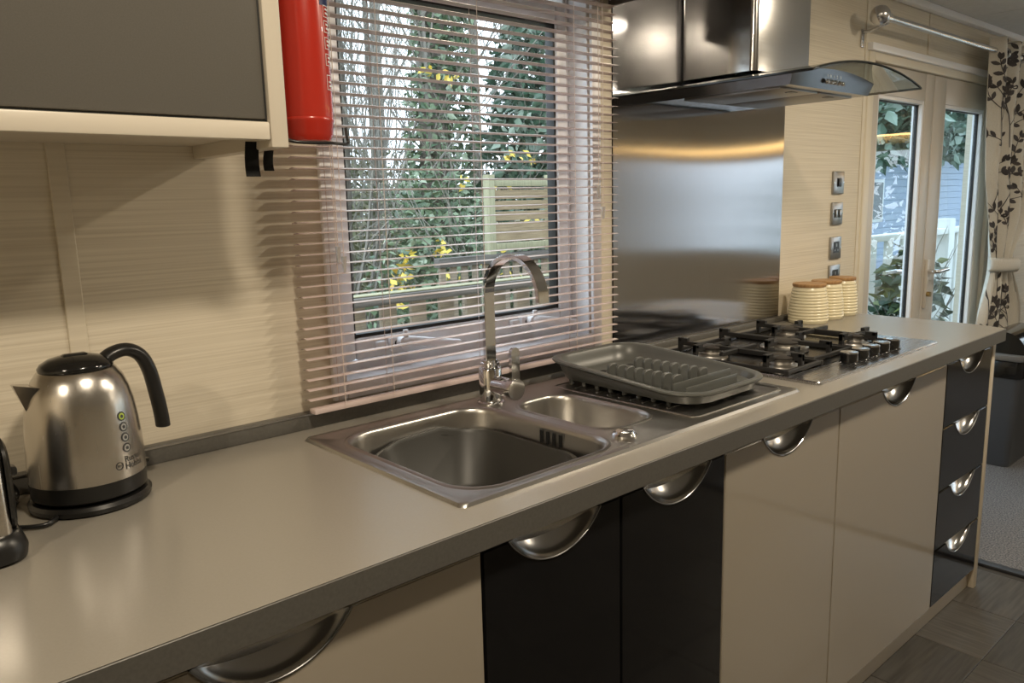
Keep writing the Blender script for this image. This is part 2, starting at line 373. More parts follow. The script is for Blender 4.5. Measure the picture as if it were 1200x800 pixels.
# ------- ceiling lights (real lamps) and a warm LED strip on the opposite side of the galley
LENS = emit('lamp_lens', WARM, 6)
for i, (x, y) in enumerate(DOWNLIGHTS):
    t = thing('downlight', 'round chrome recessed ceiling spotlight', 'light', (x, y, ZC), 'ceiling spotlights')
    lathe('rim', [(.032, -.001), (.034, -.008), (.048, -.005), (.050, 0), (.032, 0)], CHROME, t, (x, y, ZC), 32)
    lathe('lens', [(0, -.003), (.032, -.003), (.032, -.0005), (0, -.0005)], LENS, t, (x, y, ZC), 24)
    ld = bpy.data.lights.new('downlight_lamp', 'AREA'); ld.shape = 'DISK'; ld.size = .15; ld.energy = LAMP_W; ld.color = WARM; ld.spread = R(180)
    lo = link(bpy.data.objects.new('lamp', ld)); lo.location = (x, y, ZC - .012); lo.parent = t; lo.matrix_parent_inverse = Matrix.Translation(-Vector(t.location))
t = thing('strip_light', 'long slim warm strip light over the lounge window', 'light', (6.56, -2.1, 1.79))
box('housing', 6.565, 6.6, -3.9, -.3, 1.795, 1.815, SATIN, t, .003)
box('diffuser', 6.56, 6.598, -3.9, -.3, 1.783, 1.795, emit('strip_glow', (1, .66, .26), 10), t, .003)
t = thing('wall_cupboard', 'long pale cupboard run on the wall across the kitchen', 'cupboard', (2.2, -3.82, 1.87))
box('carcass', .4, 4.0, -3.98, -3.66, 1.868, 2.12, CARC, t, .004)
for k in range(6): box('door', .4 + .6 * k + .003, .997 + .6 * k, -3.658, -3.642, 1.872, 2.117, CREAM, t, .003)

# ================================================================== KITCHEN UNITS
HT = .9; YD = -.63                                   # worktop height, plane of the door fronts
def notch_outline(x0, x1, z0, z1, hc, hw=.104, dp=.056, n=20):
    pts = [(x0, z0), (x1, z0), (x1, z1)]
    Rr_ = (hw * hw + dp * dp) / (2 * dp); zc = z1 - dp + Rr_; a1 = math.asin(hw / Rr_)
    for k in range(n + 1):
        a = a1 - 2 * a1 * k / n; pts.append((hc + Rr_ * sin(a), zc - Rr_ * cos(a)))
    pts.append((x0, z1)); return pts, Rr_, zc, a1
def front(name, x0, x1, z0, z1, hc, m, parent, hm=None):
    pts, Rr_, zc, a1 = notch_outline(x0, x1, z0, z1, hc)
    bm = bmesh.new(); vs = [bm.verts.new((x, YD, z)) for x, z in pts]; f = bm.faces.new(vs)
    r = bmesh.ops.extrude_face_region(bm, geom=[f])
    for v in r['geom']:
        if isinstance(v, bmesh.types.BMVert): v.co.y = YD + .019
    fe = [e for e in bm.edges if all(abs(v.co.y - YD) < 1e-6 for v in e.verts)]
    bmesh.ops.bevel(bm, geom=fe, offset=.0022, segments=2, affect='EDGES')
    bmesh.ops.triangulate(bm, faces=[f for f in bm.faces if len(f.verts) > 4])
    d = frombm(name, bm, m, parent, True, 30)
    # concave metal scoop set in the half-moon cut-out
    v, fc = [], []; n, mm = 28, 12; D = .030
    for i in range(n + 1):
        a = a1 - 2 * a1 * i / n; ax = hc + (Rr_ - .0008) * sin(a); az = zc - (Rr_ - .0008) * cos(a)
        frac = max(0, (z1 - az) / .056)
        for j in range(mm + 1):
            q_ = j / mm; dd = D * frac ** .6; hh = z1 - .001 - az
            if q_ <= .5: a_q = q_ / .5; v.append((ax, YD + .0006 + dd * a_q ** .8, az + hh * .50 * a_q ** 1.6))
            else: a_q = (q_ - .5) / .5; v.append((ax, YD + .0006 + dd * (1 - .62 * a_q), az + hh * (.50 + .50 * a_q)))
    for i in range(n):
        for j in range(mm):
            k = i * (mm + 1) + j; fc.append((k, k + 1, k + mm + 2, k + mm + 1))
    h = mesh('handle', v, fc, hm or SCOOP, d, True, 50)
    rim = []
    for i in range(n + 1):
        a = a1 - 2 * a1 * i / n; rim.append((hc + (Rr_ - .001) * sin(a), YD - .0006, zc - (Rr_ - .001) * cos(a)))
    tube('handle_rim', rim, .0013, SATIN, d, 6)
    return d
def base_unit(name, label, x0, x1, fronts, m, grp=None):
    t = thing(name, label, 'cabinet', ((x0 + x1) / 2, -.3, .07), grp)
    g = .0015
    boxes('carcass', [(x0 + g, x0 + .016, YD + .021, -.03, .072, .855), (x1 - .016, x1 - g, YD + .021, -.03, .072, .855), (x0 + .016, x1 - .016, YD + .021, -.03, .072, .088), (x0 + .016, x1 - .016, -.04, -.03, .088, .855)], CARC, t)
    box('top_rail', x0 + .016, x1 - .016, YD + .034, YD + .05, .765, .855, SHADOWGAP, t)
    box('gap_shade_strip', x0 + g, x1 - g, YD + .0205, YD + .034, .8475, .857, SHADOWGAP, t)  # dark strip painting the shade between door top and worktop
    for (nm, a, b, z0, z1, hc) in fronts: front(nm, a + .0015, b - .0015, z0, z1, hc, m, t)
    return t
base_unit('base_cabinet', 'gloss cream base cabinet at the unseen end of the worktop', -.62, .045, [('door', -.62, .045, .072, .846, -.29)], CREAM)
base_unit('base_cabinet', 'gloss cream base cabinet under the worktop in front of the kettle', .045, .683, [('door', .045, .683, .072, .846, .3625)], CREAM)
base_unit('base_cabinet', 'gloss black two-door base cabinet beneath the sink', .683, 1.312, [('door', .683, .995, .072, .846, .839), ('door', .995, 1.312, .072, .846, 1.159)], BLACK)
base_unit('base_cabinet', 'narrower gloss cream base cabinet next to the black doors, below the dish rack', 1.312, 1.794, [('door', 1.312, 1.794, .072, .846, 1.5555)], CREAM)
base_unit('base_cabinet', 'wider gloss cream base cabinet under the gas hob', 1.794, 2.463, [('door', 1.794, 2.463, .072, .846, 2.129)], CREAM)
dz = [.846, .648, .447, .257, .070]
base_unit('drawer_cabinet', 'gloss black four-drawer cabinet at the end of the worktop', 2.463, 2.843,
          [('drawer', 2.463, 2.843, dz[k + 1] + .003, dz[k], 2.661) for k in range(4)], BLACK)
tag(box('end_panel', 2.845, 2.872, -.632, -.022, 0, .8595, OAK, None, .002), 'pale oak-effect panel closing the end of the base units', 'panel')
struct(box('trim_10', -.62, 2.844, -.612, -.594, 0, .068, CARC, None, .002))              # plinth

# ------- worktop
wt = thing('worktop', 'long grey-beige laminate worktop with a darker front edge and low upstand', 'worktop', (1.1, -.33, .86))
bm = bmesh.new()
outer = [(-.62, -.648), (2.898, -.648), (2.928, -.58), (2.942, -.45), (2.945, -.002), (-.62, -.002)]
hole = rrect(.705, 1.315, -.565, -.105, .02, 3)
plate_with_holes(bm, outer, [hole], HT)
r = bmesh.ops.extrude_face_region(bm, geom=list(bm.faces))
for v in r['geom']:
    if isinstance(v, bmesh.types.BMVert): v.co.z = HT - .04
o = frombm('slab', bm, TOP, wt)
o.data.materials.append(TOPEDGE)
for p in o.data.polygons:
    c = p.center
    if abs(p.normal.z) < .5 and (c.y < -.64 or c.x > 2.86): p.material_index = 1
box('edge_strip', -.62, 2.898, -.6505, -.648, HT - .04, HT - .0006, TOPEDGE, wt, .0008, 1)
box('upstand', -.62, 1.697, -.022, -.001, HT, .934, TOPEDGE, wt, .003)
box('upstand', 1.697, 2.94, -.022, -.004, HT, .918, TOPEDGE, wt, .003)
box('upstand_cap', -.62, 1.697, -.0235, -.0215, .929, .9325, SATIN, wt)

# ------- sink
sk = thing('inset_sink', 'stainless steel inset sink with one and a half bowls and a drainer', 'sink', (1.19, -.33, .9))
ZD = .9035
o0 = rrect(.685, 1.688, -.586, -.083, .012, 5); o1 = rrect(.688, 1.685, -.583, -.086, .012, 5); o2 = rrect(.694, 1.679, -.577, -.092, .012, 5); o3 = rrect(.700, 1.673, -.571, -.098, .014, 5)
A = dict(x0=.728, x1=1.088, y0=-.553, y1=-.135, r=.075); B = dict(x0=1.125, x1=1.292, y0=-.485, y1=-.195, r=.062)
def rl(D, off, z, n=8): return [(x, y, z) for x, y in rrect(D['x0'] + off, D['x1'] - off, D['y0'] + off, D['y1'] - off, max(.012, D['r'] - off * .6), n)]
L3 = lambda L, z: [(x, y, z) for x, y in L]
bm = bmesh.new()
plate_with_holes(bm, o3, [[p[:2] for p in rl(A, -.010, 0)], [p[:2] for p in rl(B, -.008, 0)]], ZD)
def addvf(bm, v, f):
    vs = [bm.verts.new(p) for p in v]
    for q in f: bm.faces.new([vs[i] for i in q])
addvf(bm, *loft([L3(o0, .9), L3(o1, .9055), L3(o2, .9062), L3(o3, ZD)]))
bmesh.ops.remove_doubles(bm, verts=bm.verts, dist=1e-5)
frombm('deck', bm, SINKST, sk, True, 50)
def bowl(name, D, zb, rim):
    lo = [rl(D, -rim, ZD), rl(D, -rim * .6, ZD + .0022), rl(D, -rim * .2, ZD + .0018), rl(D, .002, ZD - .004), rl(D, .004, ZD - .012), rl(D, .012, zb + .05), rl(D, .020, zb + .02), rl(D, .045, zb + .002), rl(D, .06, zb)]
    v, f = loft(lo, False, True)
    return mesh(name, v, f, SINKST, sk, True, 60)
bw = bowl('main_bowl', A, .735, .010); bh = bowl('half_bowl', B, .79, .008)
lathe('strainer', [(0, .0), (.036, 0), (.038, .003), (.03, .001), (0, .001)], CHROME, bh, (1.21, -.34, .7905), 28)
for k in range(4):
    yy = -.345 - k * .018
    bmx = box('overflow_slot', 1.0830 - .0035, 1.0830 - .0015, yy - .004, yy + .004, .862 if k != 2 else .862, .889, GASKET, bw, .0008, 1)
bmx = box('overflow_plate', 1.0835 - .0015, 1.0835 - .0005, -.408, -.338, .858, .893, SINKST, bw)
kn = lathe('waste_knob', [(.024, 0), (.024, .004), (.021, .007), (.019, .006), (.017, .010), (.0, .0115)], CHROME, sk, (1.129, -.525, ZD), 32)
# drainer: low pressed ridges
def ridge(pts): return tube_vf(pts, .0022, 6)
def ridge_part(pts):
    v, f = ridge(pts); mesh('drainer_ridge', v, f, SINKST, sk, True)
for yy in [-.19 - .034 * k for k in range(9)]: ridge_part([(1.345, yy, ZD), (1.648, yy, ZD)])
ridge_part([(x, y, ZD) for x, y in rrect(1.322, 1.664, -.552, -.135, .018, 4)] + [(1.664, -.153, ZD)])

# ------- washing-up bowl standing in the main sink bowl
def basin():
    lo = []; n = 0
    D = dict(x0=.757, x1=1.068, y0=-.512, y1=-.150, r=.10)
    def wz(x, y):
        return .868 + .006 * cos((x - .912) / .155 * pi) + .006 * math.exp(-((y + .15) / .04) ** 2) * cos((x - .93) / .12 * pi) - .004 * cos((y + .33) / .18 * pi)
    def lp(off, dzz, flat=None):
        return [(x, y, (flat if flat is not None else wz(x, y) + dzz)) for x, y, _ in rl(D, off, 0, 10)]
    lo = [lp(.045, 0, .742), lp(.035, 0, .75), lp(.012, -.012), lp(.0, -.008), lp(-.004, 0), lp(.0, .0035), lp(.006, .003), lp(.010, -.004), lp(.038, 0, .76), lp(.055, 0, .748)]
    v, f = loft(lo, True, True)
    return mesh('washing_up_bowl', v, f, GREYPL2, None, True, 50)
tag(basin(), 'dark grey plastic washing-up bowl with a wavy rim sitting inside the main sink bowl', 'bowl')
# physical contact: bowl floor at .735

# ------- mixer tap
tp = thing('mixer_tap', 'chrome mixer tap with tall flat arched spout and upright lever behind the sink', 'tap', (1.12, -.142, ZD))
TX, TY = 1.12, -.142
lathe('base_ring', [(.0, 0), (.031, 0), (.031, .004), (.027, .006), (.0, .006)], CHROME, tp, (TX, TY, ZD), 32)
lathe('body', [(.0, .006), (.0255, .006), (.0255, .078), (.024, .081), (.018, .083), (.018, .088), (.0215, .089), (.0215, .093), (.018, .094), (.018, .099), (0, .099)], CHROME, tp, (TX, TY, ZD), 40)
ra = .086; pth = [(TX, TY, .995 + (1.15 - .995) * k / 4) for k in range(5)]
for k in range(1, 25):
    a = pi * k / 24 * 1.02; pth.append((TX, TY - ra + ra * cos(a), 1.15 + ra * sin(a)))
sec = rrect(-.0145, .0145, -.0055, .0055, .0012, 1)
sp_ = tube('spout', pth, 0, CHROME, tp, sec=[(a, b) for a, b in sec], up=(1, 0, 0), sharp=30)
lathe('cartridge', [(0, 0), (.021, 0), (.021, .046), (0, .046)], CHROME, tp, (TX, TY - .068, .947), 32, 'y')
lv = lathe('lever', [(0, 0), (.0235, 0), (.0245, .003), (.0245, .016), (.022, .019), (0, .019)], CHROME, tp, (TX, TY - .088, .947), 32, 'y')
bl = rrect(-.0115, .0115, -.012, .088, .0113, 5)
v = [(TX + x, TY - .086, .952 + z) for x, z in bl] + [(TX + x, TY - .077, .952 + z) for x, z in bl]; n = len(bl)
f = [tuple(range(n)), tuple(range(n, 2 * n))[::-1]] + [(k, (k + 1) % n, n + (k + 1) % n, n + k) for k in range(n)]
mesh('lever_blade', v, f, CHROME, lv, True, 30)

# ------- dish rack
rk = thing('dish_rack', 'grey plastic dish drainer tray with rows of prongs standing on the sink drainer', 'dish rack', (1.5, -.31, ZD))
def rackz(y): 
    t_ = min(1, max(0, (y + .535) / .45)); t_ = t_ * t_ * (3 - 2 * t_); return .940 + .026 * t_
def rloop(off, dzz=0, flat=None, r=.075):
    L = rrect(1.335 + off, 1.655 - off, -.528 + off, -.085 - off, r - off * .5, 8); out = []
    for x, y in L:
        yy = y - .012 * (1 - ((x - 1.495) / .16) ** 2) if y < -.45 else y
        out.append((x, yy, flat if flat is not None else rackz(y) + dzz))
    return out
lo = [rloop(.024, 0, .9175), rloop(.014, -.026), rloop(.009, -.008), rloop(.0, -.007), rloop(-.004, -.003), rloop(-.003, .0005), rloop(.004, .002), rloop(.011, .001), rloop(.0145, -.003), rloop(.019, -.016), rloop(.028, 0, .927), rloop(.036, 0, .9225)]
v, f = loft(lo, True, True); tray = mesh('tray', v, f, GREYPL, rk, True, 60)
# broad low lip at the draining end
DK = mat('rack_slot', (.02, .02, .02), .6)
sl = None
for i in range(8):
    for j in range(9):
        x, y = 1.395 + i * .026, -.17 - j * .029
        if abs(x - 1.415) < .012 or abs(x - 1.514) < .012: continue
        if sl is None: sl = box('drain_slot', -.007, .007, -.009, .009, 0, .0012, DK, tray); s_ = sl
        else: s_ = sl.copy(); COL.objects.link(s_)
        s_.location = (x, y, .9222)
pr = None
for x in (1.415, 1.514):
    for j in range(8):
        y = -.247 - j * .0267
        if pr is None:
            ol = rrect(-.016, .016, -.002, .040, .010, 4)
            v = [(a, -.0045, b) for a, b in ol] + [(a, .0045, b) for a, b in ol]; n = len(ol)
            f = [tuple(range(n)), tuple(range(n, 2 * n))[::-1]] + [(k, (k + 1) % n, n + (k + 1) % n, n + k) for k in range(n)]
            pr = mesh('prong', v, f, GREYPL, None, True, 30); p_ = pr; p_.parent = rk; p_.matrix_parent_inverse = Matrix.Translation(-Vector(rk.location))
            bv = pr.modifiers.new('round', 'BEVEL'); bv.width = .0018; bv.segments = 2; bv.limit_method = 'ANGLE'
        else: p_ = pr.copy(); COL.objects.link(p_)
        p_.location = (x, y, .9225)
box('divider', 1.378, 1.60, -.4535, -.450, .922, .950, GREYPL, rk, .0012)
box('divider', 1.378, 1.575, -.4875, -.484, .922, .946, GREYPL, rk, .0012)
box('spoon_well', 1.385, 1.60, -.482, -.456, .9222, .9242, GREYPL, rk, .0008)
ft = None
for (x, y) in [(1.375, -.15 - .042 * k) for k in range(8)] + [(1.62, -.15 - .042 * k) for k in range(8)] + [(1.42 + .05 * k, -.485) for k in range(4)]:
    if ft is None:
        vv, ff = lathe_vf([(0, 0), (.006, 0), (.0075, .0155), (0, .0155)], 10); ft = mesh('foot', vv, ff, GREYPL, None, True); q = ft; q.parent = rk; q.matrix_parent_inverse = Matrix.Translation(-Vector(rk.location))
    else: q = ft.copy(); COL.objects.link(q)
    q.location = (x, y, ZD)

# ------- gas hob
hb = thing('gas_hob', 'stainless steel five-burner gas hob with cast iron pan supports and black knobs', 'hob', (2.125, -.34, .9))
HX0, HX1, HY0, HY1 = 1.762, 2.488, -.592, -.085; ZH = .9085
v, f = loft([L3(rrect(HX0, HX1, HY0, HY1, .012, 4), .9), L3(rrect(HX0, HX1, HY0, HY1, .012, 4), .9055), L3(rrect(HX0 + .002, HX1 - .002, HY0 + .002, HY1 - .002, .012, 4), ZH), L3(rrect(HX0 + .012, HX1 - .012, HY0 + .012, HY1 - .012, .01, 4), ZH)], True, True)
mesh('plate', v, f, HOBST, hb, True, 30)
def burner(x, y, r):
    b = lathe('burner', [(0, 0), (r + .016, 0), (r + .013, .008), (r - .004, .012), (r, .019), (r, .026), (0, .026)], ALU, hb, (x, y, ZH), 36)
    lathe('burner_cap', [(0, .026), (r + .002, .026), (r + .003, .030), (r - .002, .0335), (0, .035)], BURNCAP, b, (x, y, ZH), 36)
    lathe('igniter', [(0, 0), (.0025, 0), (.0025, .018), (0, .018)], WHITEPRINT, b, (x + r + .016, y - .006, ZH), 8)
BUR = [(1.855, -.225, .032), (1.855, -.437, .036), (2.062, -.331, .045), (2.272, -.225, .040), (2.275, -.437, .026)]
for b in BUR: burner(*b)
x, y, r = BUR[2]
lathe('wok_ring', [(r + .012, .004), (r + .022, .004), (r + .022, .014), (r + .016, .018), (r + .012, .014)], ALU, hb, (x, y, ZH), 40)
ZB0, ZB1 = .932, .944
def bar(bm, p, q, w_=.006, z0=None, z1=None):
    z0 = ZB0 if z0 is None else z0; z1 = ZB1 if z1 is None else z1
    p, q = Vector((*p, 0)), Vector((*q, 0)); t_ = (q - p).normalized(); n_ = Vector((-t_.y, t_.x, 0)) * w_
    vs = [bm.verts.new((c.x, c.y, z)) for z in (z0, z1) for c in (p - n_, q - n_, q + n_, p + n_)]
    for fc in ((0, 3, 2, 1), (4, 5, 6, 7), (0, 1, 5, 4), (1, 2, 6, 5), (2, 3, 7, 6), (3, 0, 4, 7)): bm.faces.new([vs[i] for i in fc])
def support(x0, x1, y0, y1, burs):
    bm = bmesh.new()
    for p, q in (((x0, y0), (x1, y0)), ((x1, y0), (x1, y1)), ((x1, y1), (x0, y1)), ((x0, y1), (x0, y0))): bar(bm, p, q, .005, .912, .922)   # low outer frame
    for (bx_, by_, br) in burs:
        for (ex, ey) in ((x0, by_), (x1, by_), (bx_, y1 if by_ > -.3 or len(burs) == 1 else (y0 + y1) / 2), (bx_, y0 if by_ < -.36 or len(burs) == 1 else (y0 + y1) / 2)):
            d_ = Vector((bx_ - ex, by_ - ey)); L_ = d_.length; d_.normalize()
            tip = Vector((bx_, by_)) - d_ * (br * .55)
            bar(bm, (ex, ey), tip)
            if abs(ex - x0) < 1e-4 or abs(ex - x1) < 1e-4 or abs(ey - y0) < 1e-4 or abs(ey - y1) < 1e-4:
                e2 = Vector((ex, ey)) + d_ * .012
                bar(bm, (ex, ey), e2, .0065, .912, .952); bar(bm, (ex, ey), Vector((ex, ey)) + d_ * .032, .0065, .942, .953)
    if len(burs) == 2: bar(bm, (x0, (y0 + y1) / 2), (x1, (y0 + y1) / 2))
    for (ex, ey) in ((x0, y0), (x1, y0), (x0, y1), (x1, y1)): bar(bm, (ex - .006, ey), (ex + .006, ey), .006, ZH, .922)
    bmesh.ops.bevel(bm, geom=list(bm.edges), offset=.0012, segments=1, affect='EDGES')
    frombm('pan_support', bm, IRON, hb)
support(1.778, 1.945, -.50, -.118, BUR[:2]); support(1.965, 2.165, -.47, -.118, BUR[2:3]); support(2.185, 2.355, -.50, -.118, BUR[3:])
box('hob_reflection', 1.772, 2.362, -.508, -.11, ZH, ZH + .0012, brushed('hob_reflection', (.07, .068, .065), .25, 0, None, (.04, 1, 1), .03, 300), hb)  # dark sheet paints the reflection of burners and supports in the steel
for k in range(5):
    kx = 2.026 + .065 * k
    kb = lathe('knob', [(0, 0), (.025, 0), (.025, .001), (.0225, .003), (.0222, .026), (.0, .026)], GLBLACK, hb, (kx, -.538, ZH), 32)
    lathe('knob_cap', [(0, .026), (.0226, .026), (.0226, .029), (.020, .030), (0, .030)], SATIN, kb, (kx, -.538, ZH), 32)

# ------- canisters
def canister(x, y, r, h, label):
    t = thing('canister', label, 'canister', (x, y, HT), 'ribbed canisters beside the hob')
    prof = [(0, 0), (r * .97, 0), (r * 1.0, .004)]; n = 11; z = .006
    for k in range(n):
        z0 = .006 + (h - .012) * k / n; z1 = .006 + (h - .012) * (k + 1) / n; 
        def rr(zz): 
            u = zz / h; return r * (1.02 - .20 * u ** 2.2)
        for u in (.0, .25, .5, .75): prof.append((rr(z0 + (z1 - z0) * u) + .0018 * sin(pi * u) - (.0012 if u == 0 else 0), z0 + (z1 - z0) * u))
    prof += [(r * .82, h - .004), (r * .80, h), (0, h)]
    lathe('jar', prof, CANIS, t, (x, y, HT), 44, sharp=70)
    lathe('lid', [(0, h), (r * .84, h), (r * .86, h + .002), (r * .86, h + .009), (r * .83, h + .011), (0, h + .011)], BAMBOO, t, (x, y, HT), 40)
canister(2.640, -.099, .066, .128, 'ribbed cream canister with wooden lid closest to the hob')
canister(2.768, -.098, .061, .128, 'ribbed cream canister with wooden lid, middle one of the three by the hob')
canister(2.887, -.100, .055, .130, 'ribbed cream canister with wooden lid at the end of the worktop, farthest from the hob')

# ------- splashback and sockets
spl = box('splashback', 1.699, 2.602, -.004, -.0005, .919, 2.10, SPLASH)
uv = spl.data.uv_layers.new(name='grain')
for lp0 in spl.data.loops: c0 = spl.data.vertices[lp0.vertex_index].co; uv.data[lp0.index].uv = (c0.x, c0.z)
tag(spl, 'tall brushed steel splashback panel on the wall behind the hob', 'splashback')
def socket(z, label, kind):
    t = thing('wall_socket', label, 'socket', (3.012, -.001, z), 'column of steel sockets and switches by the patio doors')
    hx, hz = .043, .043
    bm = bmesh.new(); bmbox(bm, 3.012 - hx, 3.012 + hx, -.009, -.0005, z - hz, z + hz, .003); frombm('plate', bm, SWITCH, t, True)
    dark = PLBLACK
    if kind == 0: a = [(2.996, 3.028, z - .016, z + .018)]
    elif kind == 1: a = [(2.984, 3.008, z - .016, z + .016), (3.014, 3.038, z - .016, z + .016)]
    else: a = [(2.990, 3.034, z - .020, z + .024)]
    for (x0, x1, z0, z1) in a:
        s_ = box('insert', x0, x1, -.0105, -.009, z0, z1, dark, t, .0006, 1)
        if kind < 2: box('rocker', x0 + .004, x1 - .004, -.0145, -.0105, z0 + .003, z1 - .003, dark if kind == 0 else SWITCH, s_, .001)
        else: boxes('pin_hole', [(3.008, 3.016, -.0112, -.0104, z + .004, z + .016), (2.996, 3.004, -.0112, -.0104, z - .012, z - .006), (3.020, 3.028, -.0112, -.0104, z - .012, z - .006)], SWITCH, s_)
    for sx in (-1, 1): lathe('screw', [(0, 0), (.003, 0), (.003, -.001), (0, -.001)], CHROME, t, (3.012 + sx * .036, -.009, z), 10, 'y')
socket(1.388, 'single steel switch plate, topmost of the column by the patio doors', 0)
socket(1.271, 'twin-rocker steel switch plate, second from the top of the column', 1)
socket(1.139, 'steel socket plate with black insert, third from the top of the column', 2)
socket(1.030, 'lowest steel socket plate, half hidden behind the canister lids', 2)

# ------- extractor hood
hd = thing('extractor_hood', 'stainless chimney extractor hood with arched glass canopy above the hob', 'extractor hood', (2.15, -.2, 1.63))
v, f = loft([L3(rrect(2.0, 2.305, -.25, -.0045, .018, 5), 1.685), L3(rrect(2.0, 2.305, -.25, -.0045, .018, 5), 2.134)], True, True)
mesh('chimney', v, f, HOODST, hd, True, 35)
HB = (1.915, 2.372); fy = -.41
def archz(x, h=.040, z0=1.640, xc=2.152, hw=.315): return z0 + h * (1 - ((x - xc) / hw) ** 2)
v, f = [], []; n = 24                                                                  # body with arched top
for i in range(n + 1):
    x = HB[0] + (HB[1] - HB[0]) * i / n; zt = archz(x) - .004
    xb = 2.1435 + (x - 2.1435) * .965
    v += [(xb, fy + .012, 1.624), (x, fy, zt), (x, -.0045, zt), (xb, -.0045, 1.624)]
for i in range(n):
    a, b = 4 * i, 4 * i + 4
    for k in range(4): f.append((a + k, a + (k + 1) % 4, b + (k + 1) % 4, b + k))
f += [(0, 1, 2, 3), (4 * n, 4 * n + 3, 4 * n + 2, 4 * n + 1)]
mesh('body', v, f, brushed('hood_body_steel', (.13, .13, .14), .2, 0, None, (.02, 1, 1), .03, 300), hd, True, 30)
v, f = [], []; n = 36; m_ = 14                                                         # curved glass
def gy(x): return -.455 - .05 * (1 - ((x - 2.152) / .315) ** 2)
for s_ in (0, 1):
    for i in range(n + 1):
        x = 1.837 + .63 * i / n
        for j in range(m_ + 1):
            v.append((x, -.0045 + (-.505 + .0045) * j / m_ if True else 0, archz(x) + .006 * s_ - .003))
k0 = (n + 1) * (m_ + 1)
for i in range(n):
    for j in range(m_):
        a = i * (m_ + 1) + j; q = (a, a + 1, a + m_ + 2, a + m_ + 1); f += [q, tuple(k0 + t_ for t_ in q)[::-1]]
def side(ids):
    for a, b in zip(ids[:-1], ids[1:]): f.append((a, b, k0 + b, k0 + a))
side([i * (m_ + 1) + m_ for i in range(n + 1)]); side([i * (m_ + 1) for i in range(n + 1)][::-1]); side([j for j in range(m_ + 1)]); side([n * (m_ + 1) + j for j in range(m_ + 1)][::-1])
gl = mesh('glass_canopy', v, f, HOODGLASS, hd, True, 40)
edge = [(1.837, -.02 - .485 * k / 8, archz(1.837)) for k in range(9)] + [(1.837 + .63 * i / n, -.505, archz(1.837 + .63 * i / n)) for i in range(1, n + 1)] + [(2.467, -.505 + .485 * k / 8, archz(2.467)) for k in range(1, 9)]
tube('glass_edge', edge, .0034, mat('glass_edge', (.01, .012, .012), .1), gl, 6)
for k in range(5):
    bx_ = 2.098 + .022 * k
    lathe('button', [(0, 0), (.006, 0), (.006, -.006), (.005, -.0075), (0, -.0075)], CHROME, hd, (bx_, fy + .0035, 1.643), 16, 'y')
v_, f_ = textmesh('I  0  1  2  3', .011)
mesh('button_marks', [(2.094 + p.x * 1.6, fy - .0004, 1.6535 + p.y) for p in v_], f_, WHITEPRINT, hd)
for k in range(2): 
    fx = box('grease_filter', 1.945 + .205 * k, 2.14 + .205 * k, -.36, -.06, 1.620, 1.6245, brushed('filter_mesh', (.34, .33, .32), .4, 0, None, (1, 1, 1), .5, 500), hd, .001)
    box('filter_latch', 2.03 + .205 * k, 2.06 + .205 * k, -.345, -.325, 1.6185, 1.62, PLBLACK, fx)

# ------- pelmet over the window
pm = thing('pelmet_shelf', 'dark pelmet boxing in the top of the blind over the window', 'pelmet', (1.16, -.08, 1.853)); PELM = mat('pelmet', (.09, .078, .07), .5)
box('fascia', .62, 1.700, -.16, -.145, 1.853, 2.0, PELM, pm, .002); box('end_board', 1.685, 1.698, -.145, -.001, 1.853, 2.0, PELM, pm, .002); box('end_board', .62, .633, -.145, -.001, 1.853, 2.0, PELM, pm, .002)
box('top_board', .633, 1.685, -.145, -.001, 1.985, 2.0, PELM, pm, .002)

# ------- venetian blind
bd = thing('venetian_blind', 'rose-beige slatted venetian blind hanging half open in front of the window', 'blind', (1.19, -.04, .92))
BX0, BX1, BY = .722, 1.662, -.042
box('head_rail', BX0, BX1, BY - .018, BY + .018, 1.935, 1.962, SLAT, bd, .002)
box('bottom_rail', BX0 + .008, BX1 - .004, BY - .012, BY + .012, .9355, .947, SLAT, bd, .003)
sp0 = None
for i in range(46):
    z = .9655 + i * .0208
    if z > 1.925: break
    if sp0 is None:
        v, f = [], []; L = BX1 - BX0; prof = [(-.0125, -.0006), (-.007, .0012), (0, .0019), (.007, .0012), (.0125, -.0006)]
        for s_ in (0, 1):
            for xx in (-L / 2, L / 2):
                for (yy, zz) in prof: v.append((xx, yy, zz - .0005 * s_))
        for s_ in (0, 1):
            for k in range(4): q = (s_ * 10 + k, s_ * 10 + k + 1, s_ * 10 + 5 + k + 1, s_ * 10 + 5 + k); f.append(q if s_ == 0 else q[::-1])
        f += [(0, 5, 15, 10), (4, 14, 19, 9)]
        sp0 = mesh('slat', v, f, SLAT, None, True, 60); s = sp0; s.parent = bd; s.matrix_parent_inverse = Matrix.Translation(-Vector(bd.location))
    else: s = sp0.copy(); COL.objects.link(s)
    s.location = ((BX0 + BX1) / 2 + random.uniform(-.0015, .0015), BY, z); s.rotation_euler = (R(-3 + random.uniform(-1, 1)), random.uniform(-.0008, .0008), 0)
for x in (.80, .92, 1.185, 1.495):
    tubes('ladder_cord', [[(x, BY - .0135, .94), (x, BY - .0135, 1.94)], [(x, BY + .0135, .94), (x, BY + .0135, 1.94)]], .0008, CORD, bd, 5)
for x, zb, in ((1.575, 1.385), (1.592, 1.33), (.800, 1.27), (.812, 1.25)):
    c_ = tube('pull_cord', [(x, BY - .020, 1.94), (x + .001, BY - .021, 1.6), (x, BY - .021, zb)], .0009, CORD, bd, 5)
    lathe('tassel', [(0, .0), (.0055, 0), (.005, -.012), (.003, -.032), (0, -.033)][::-1], CLEAR, c_, (x, BY - .021, zb), 12)

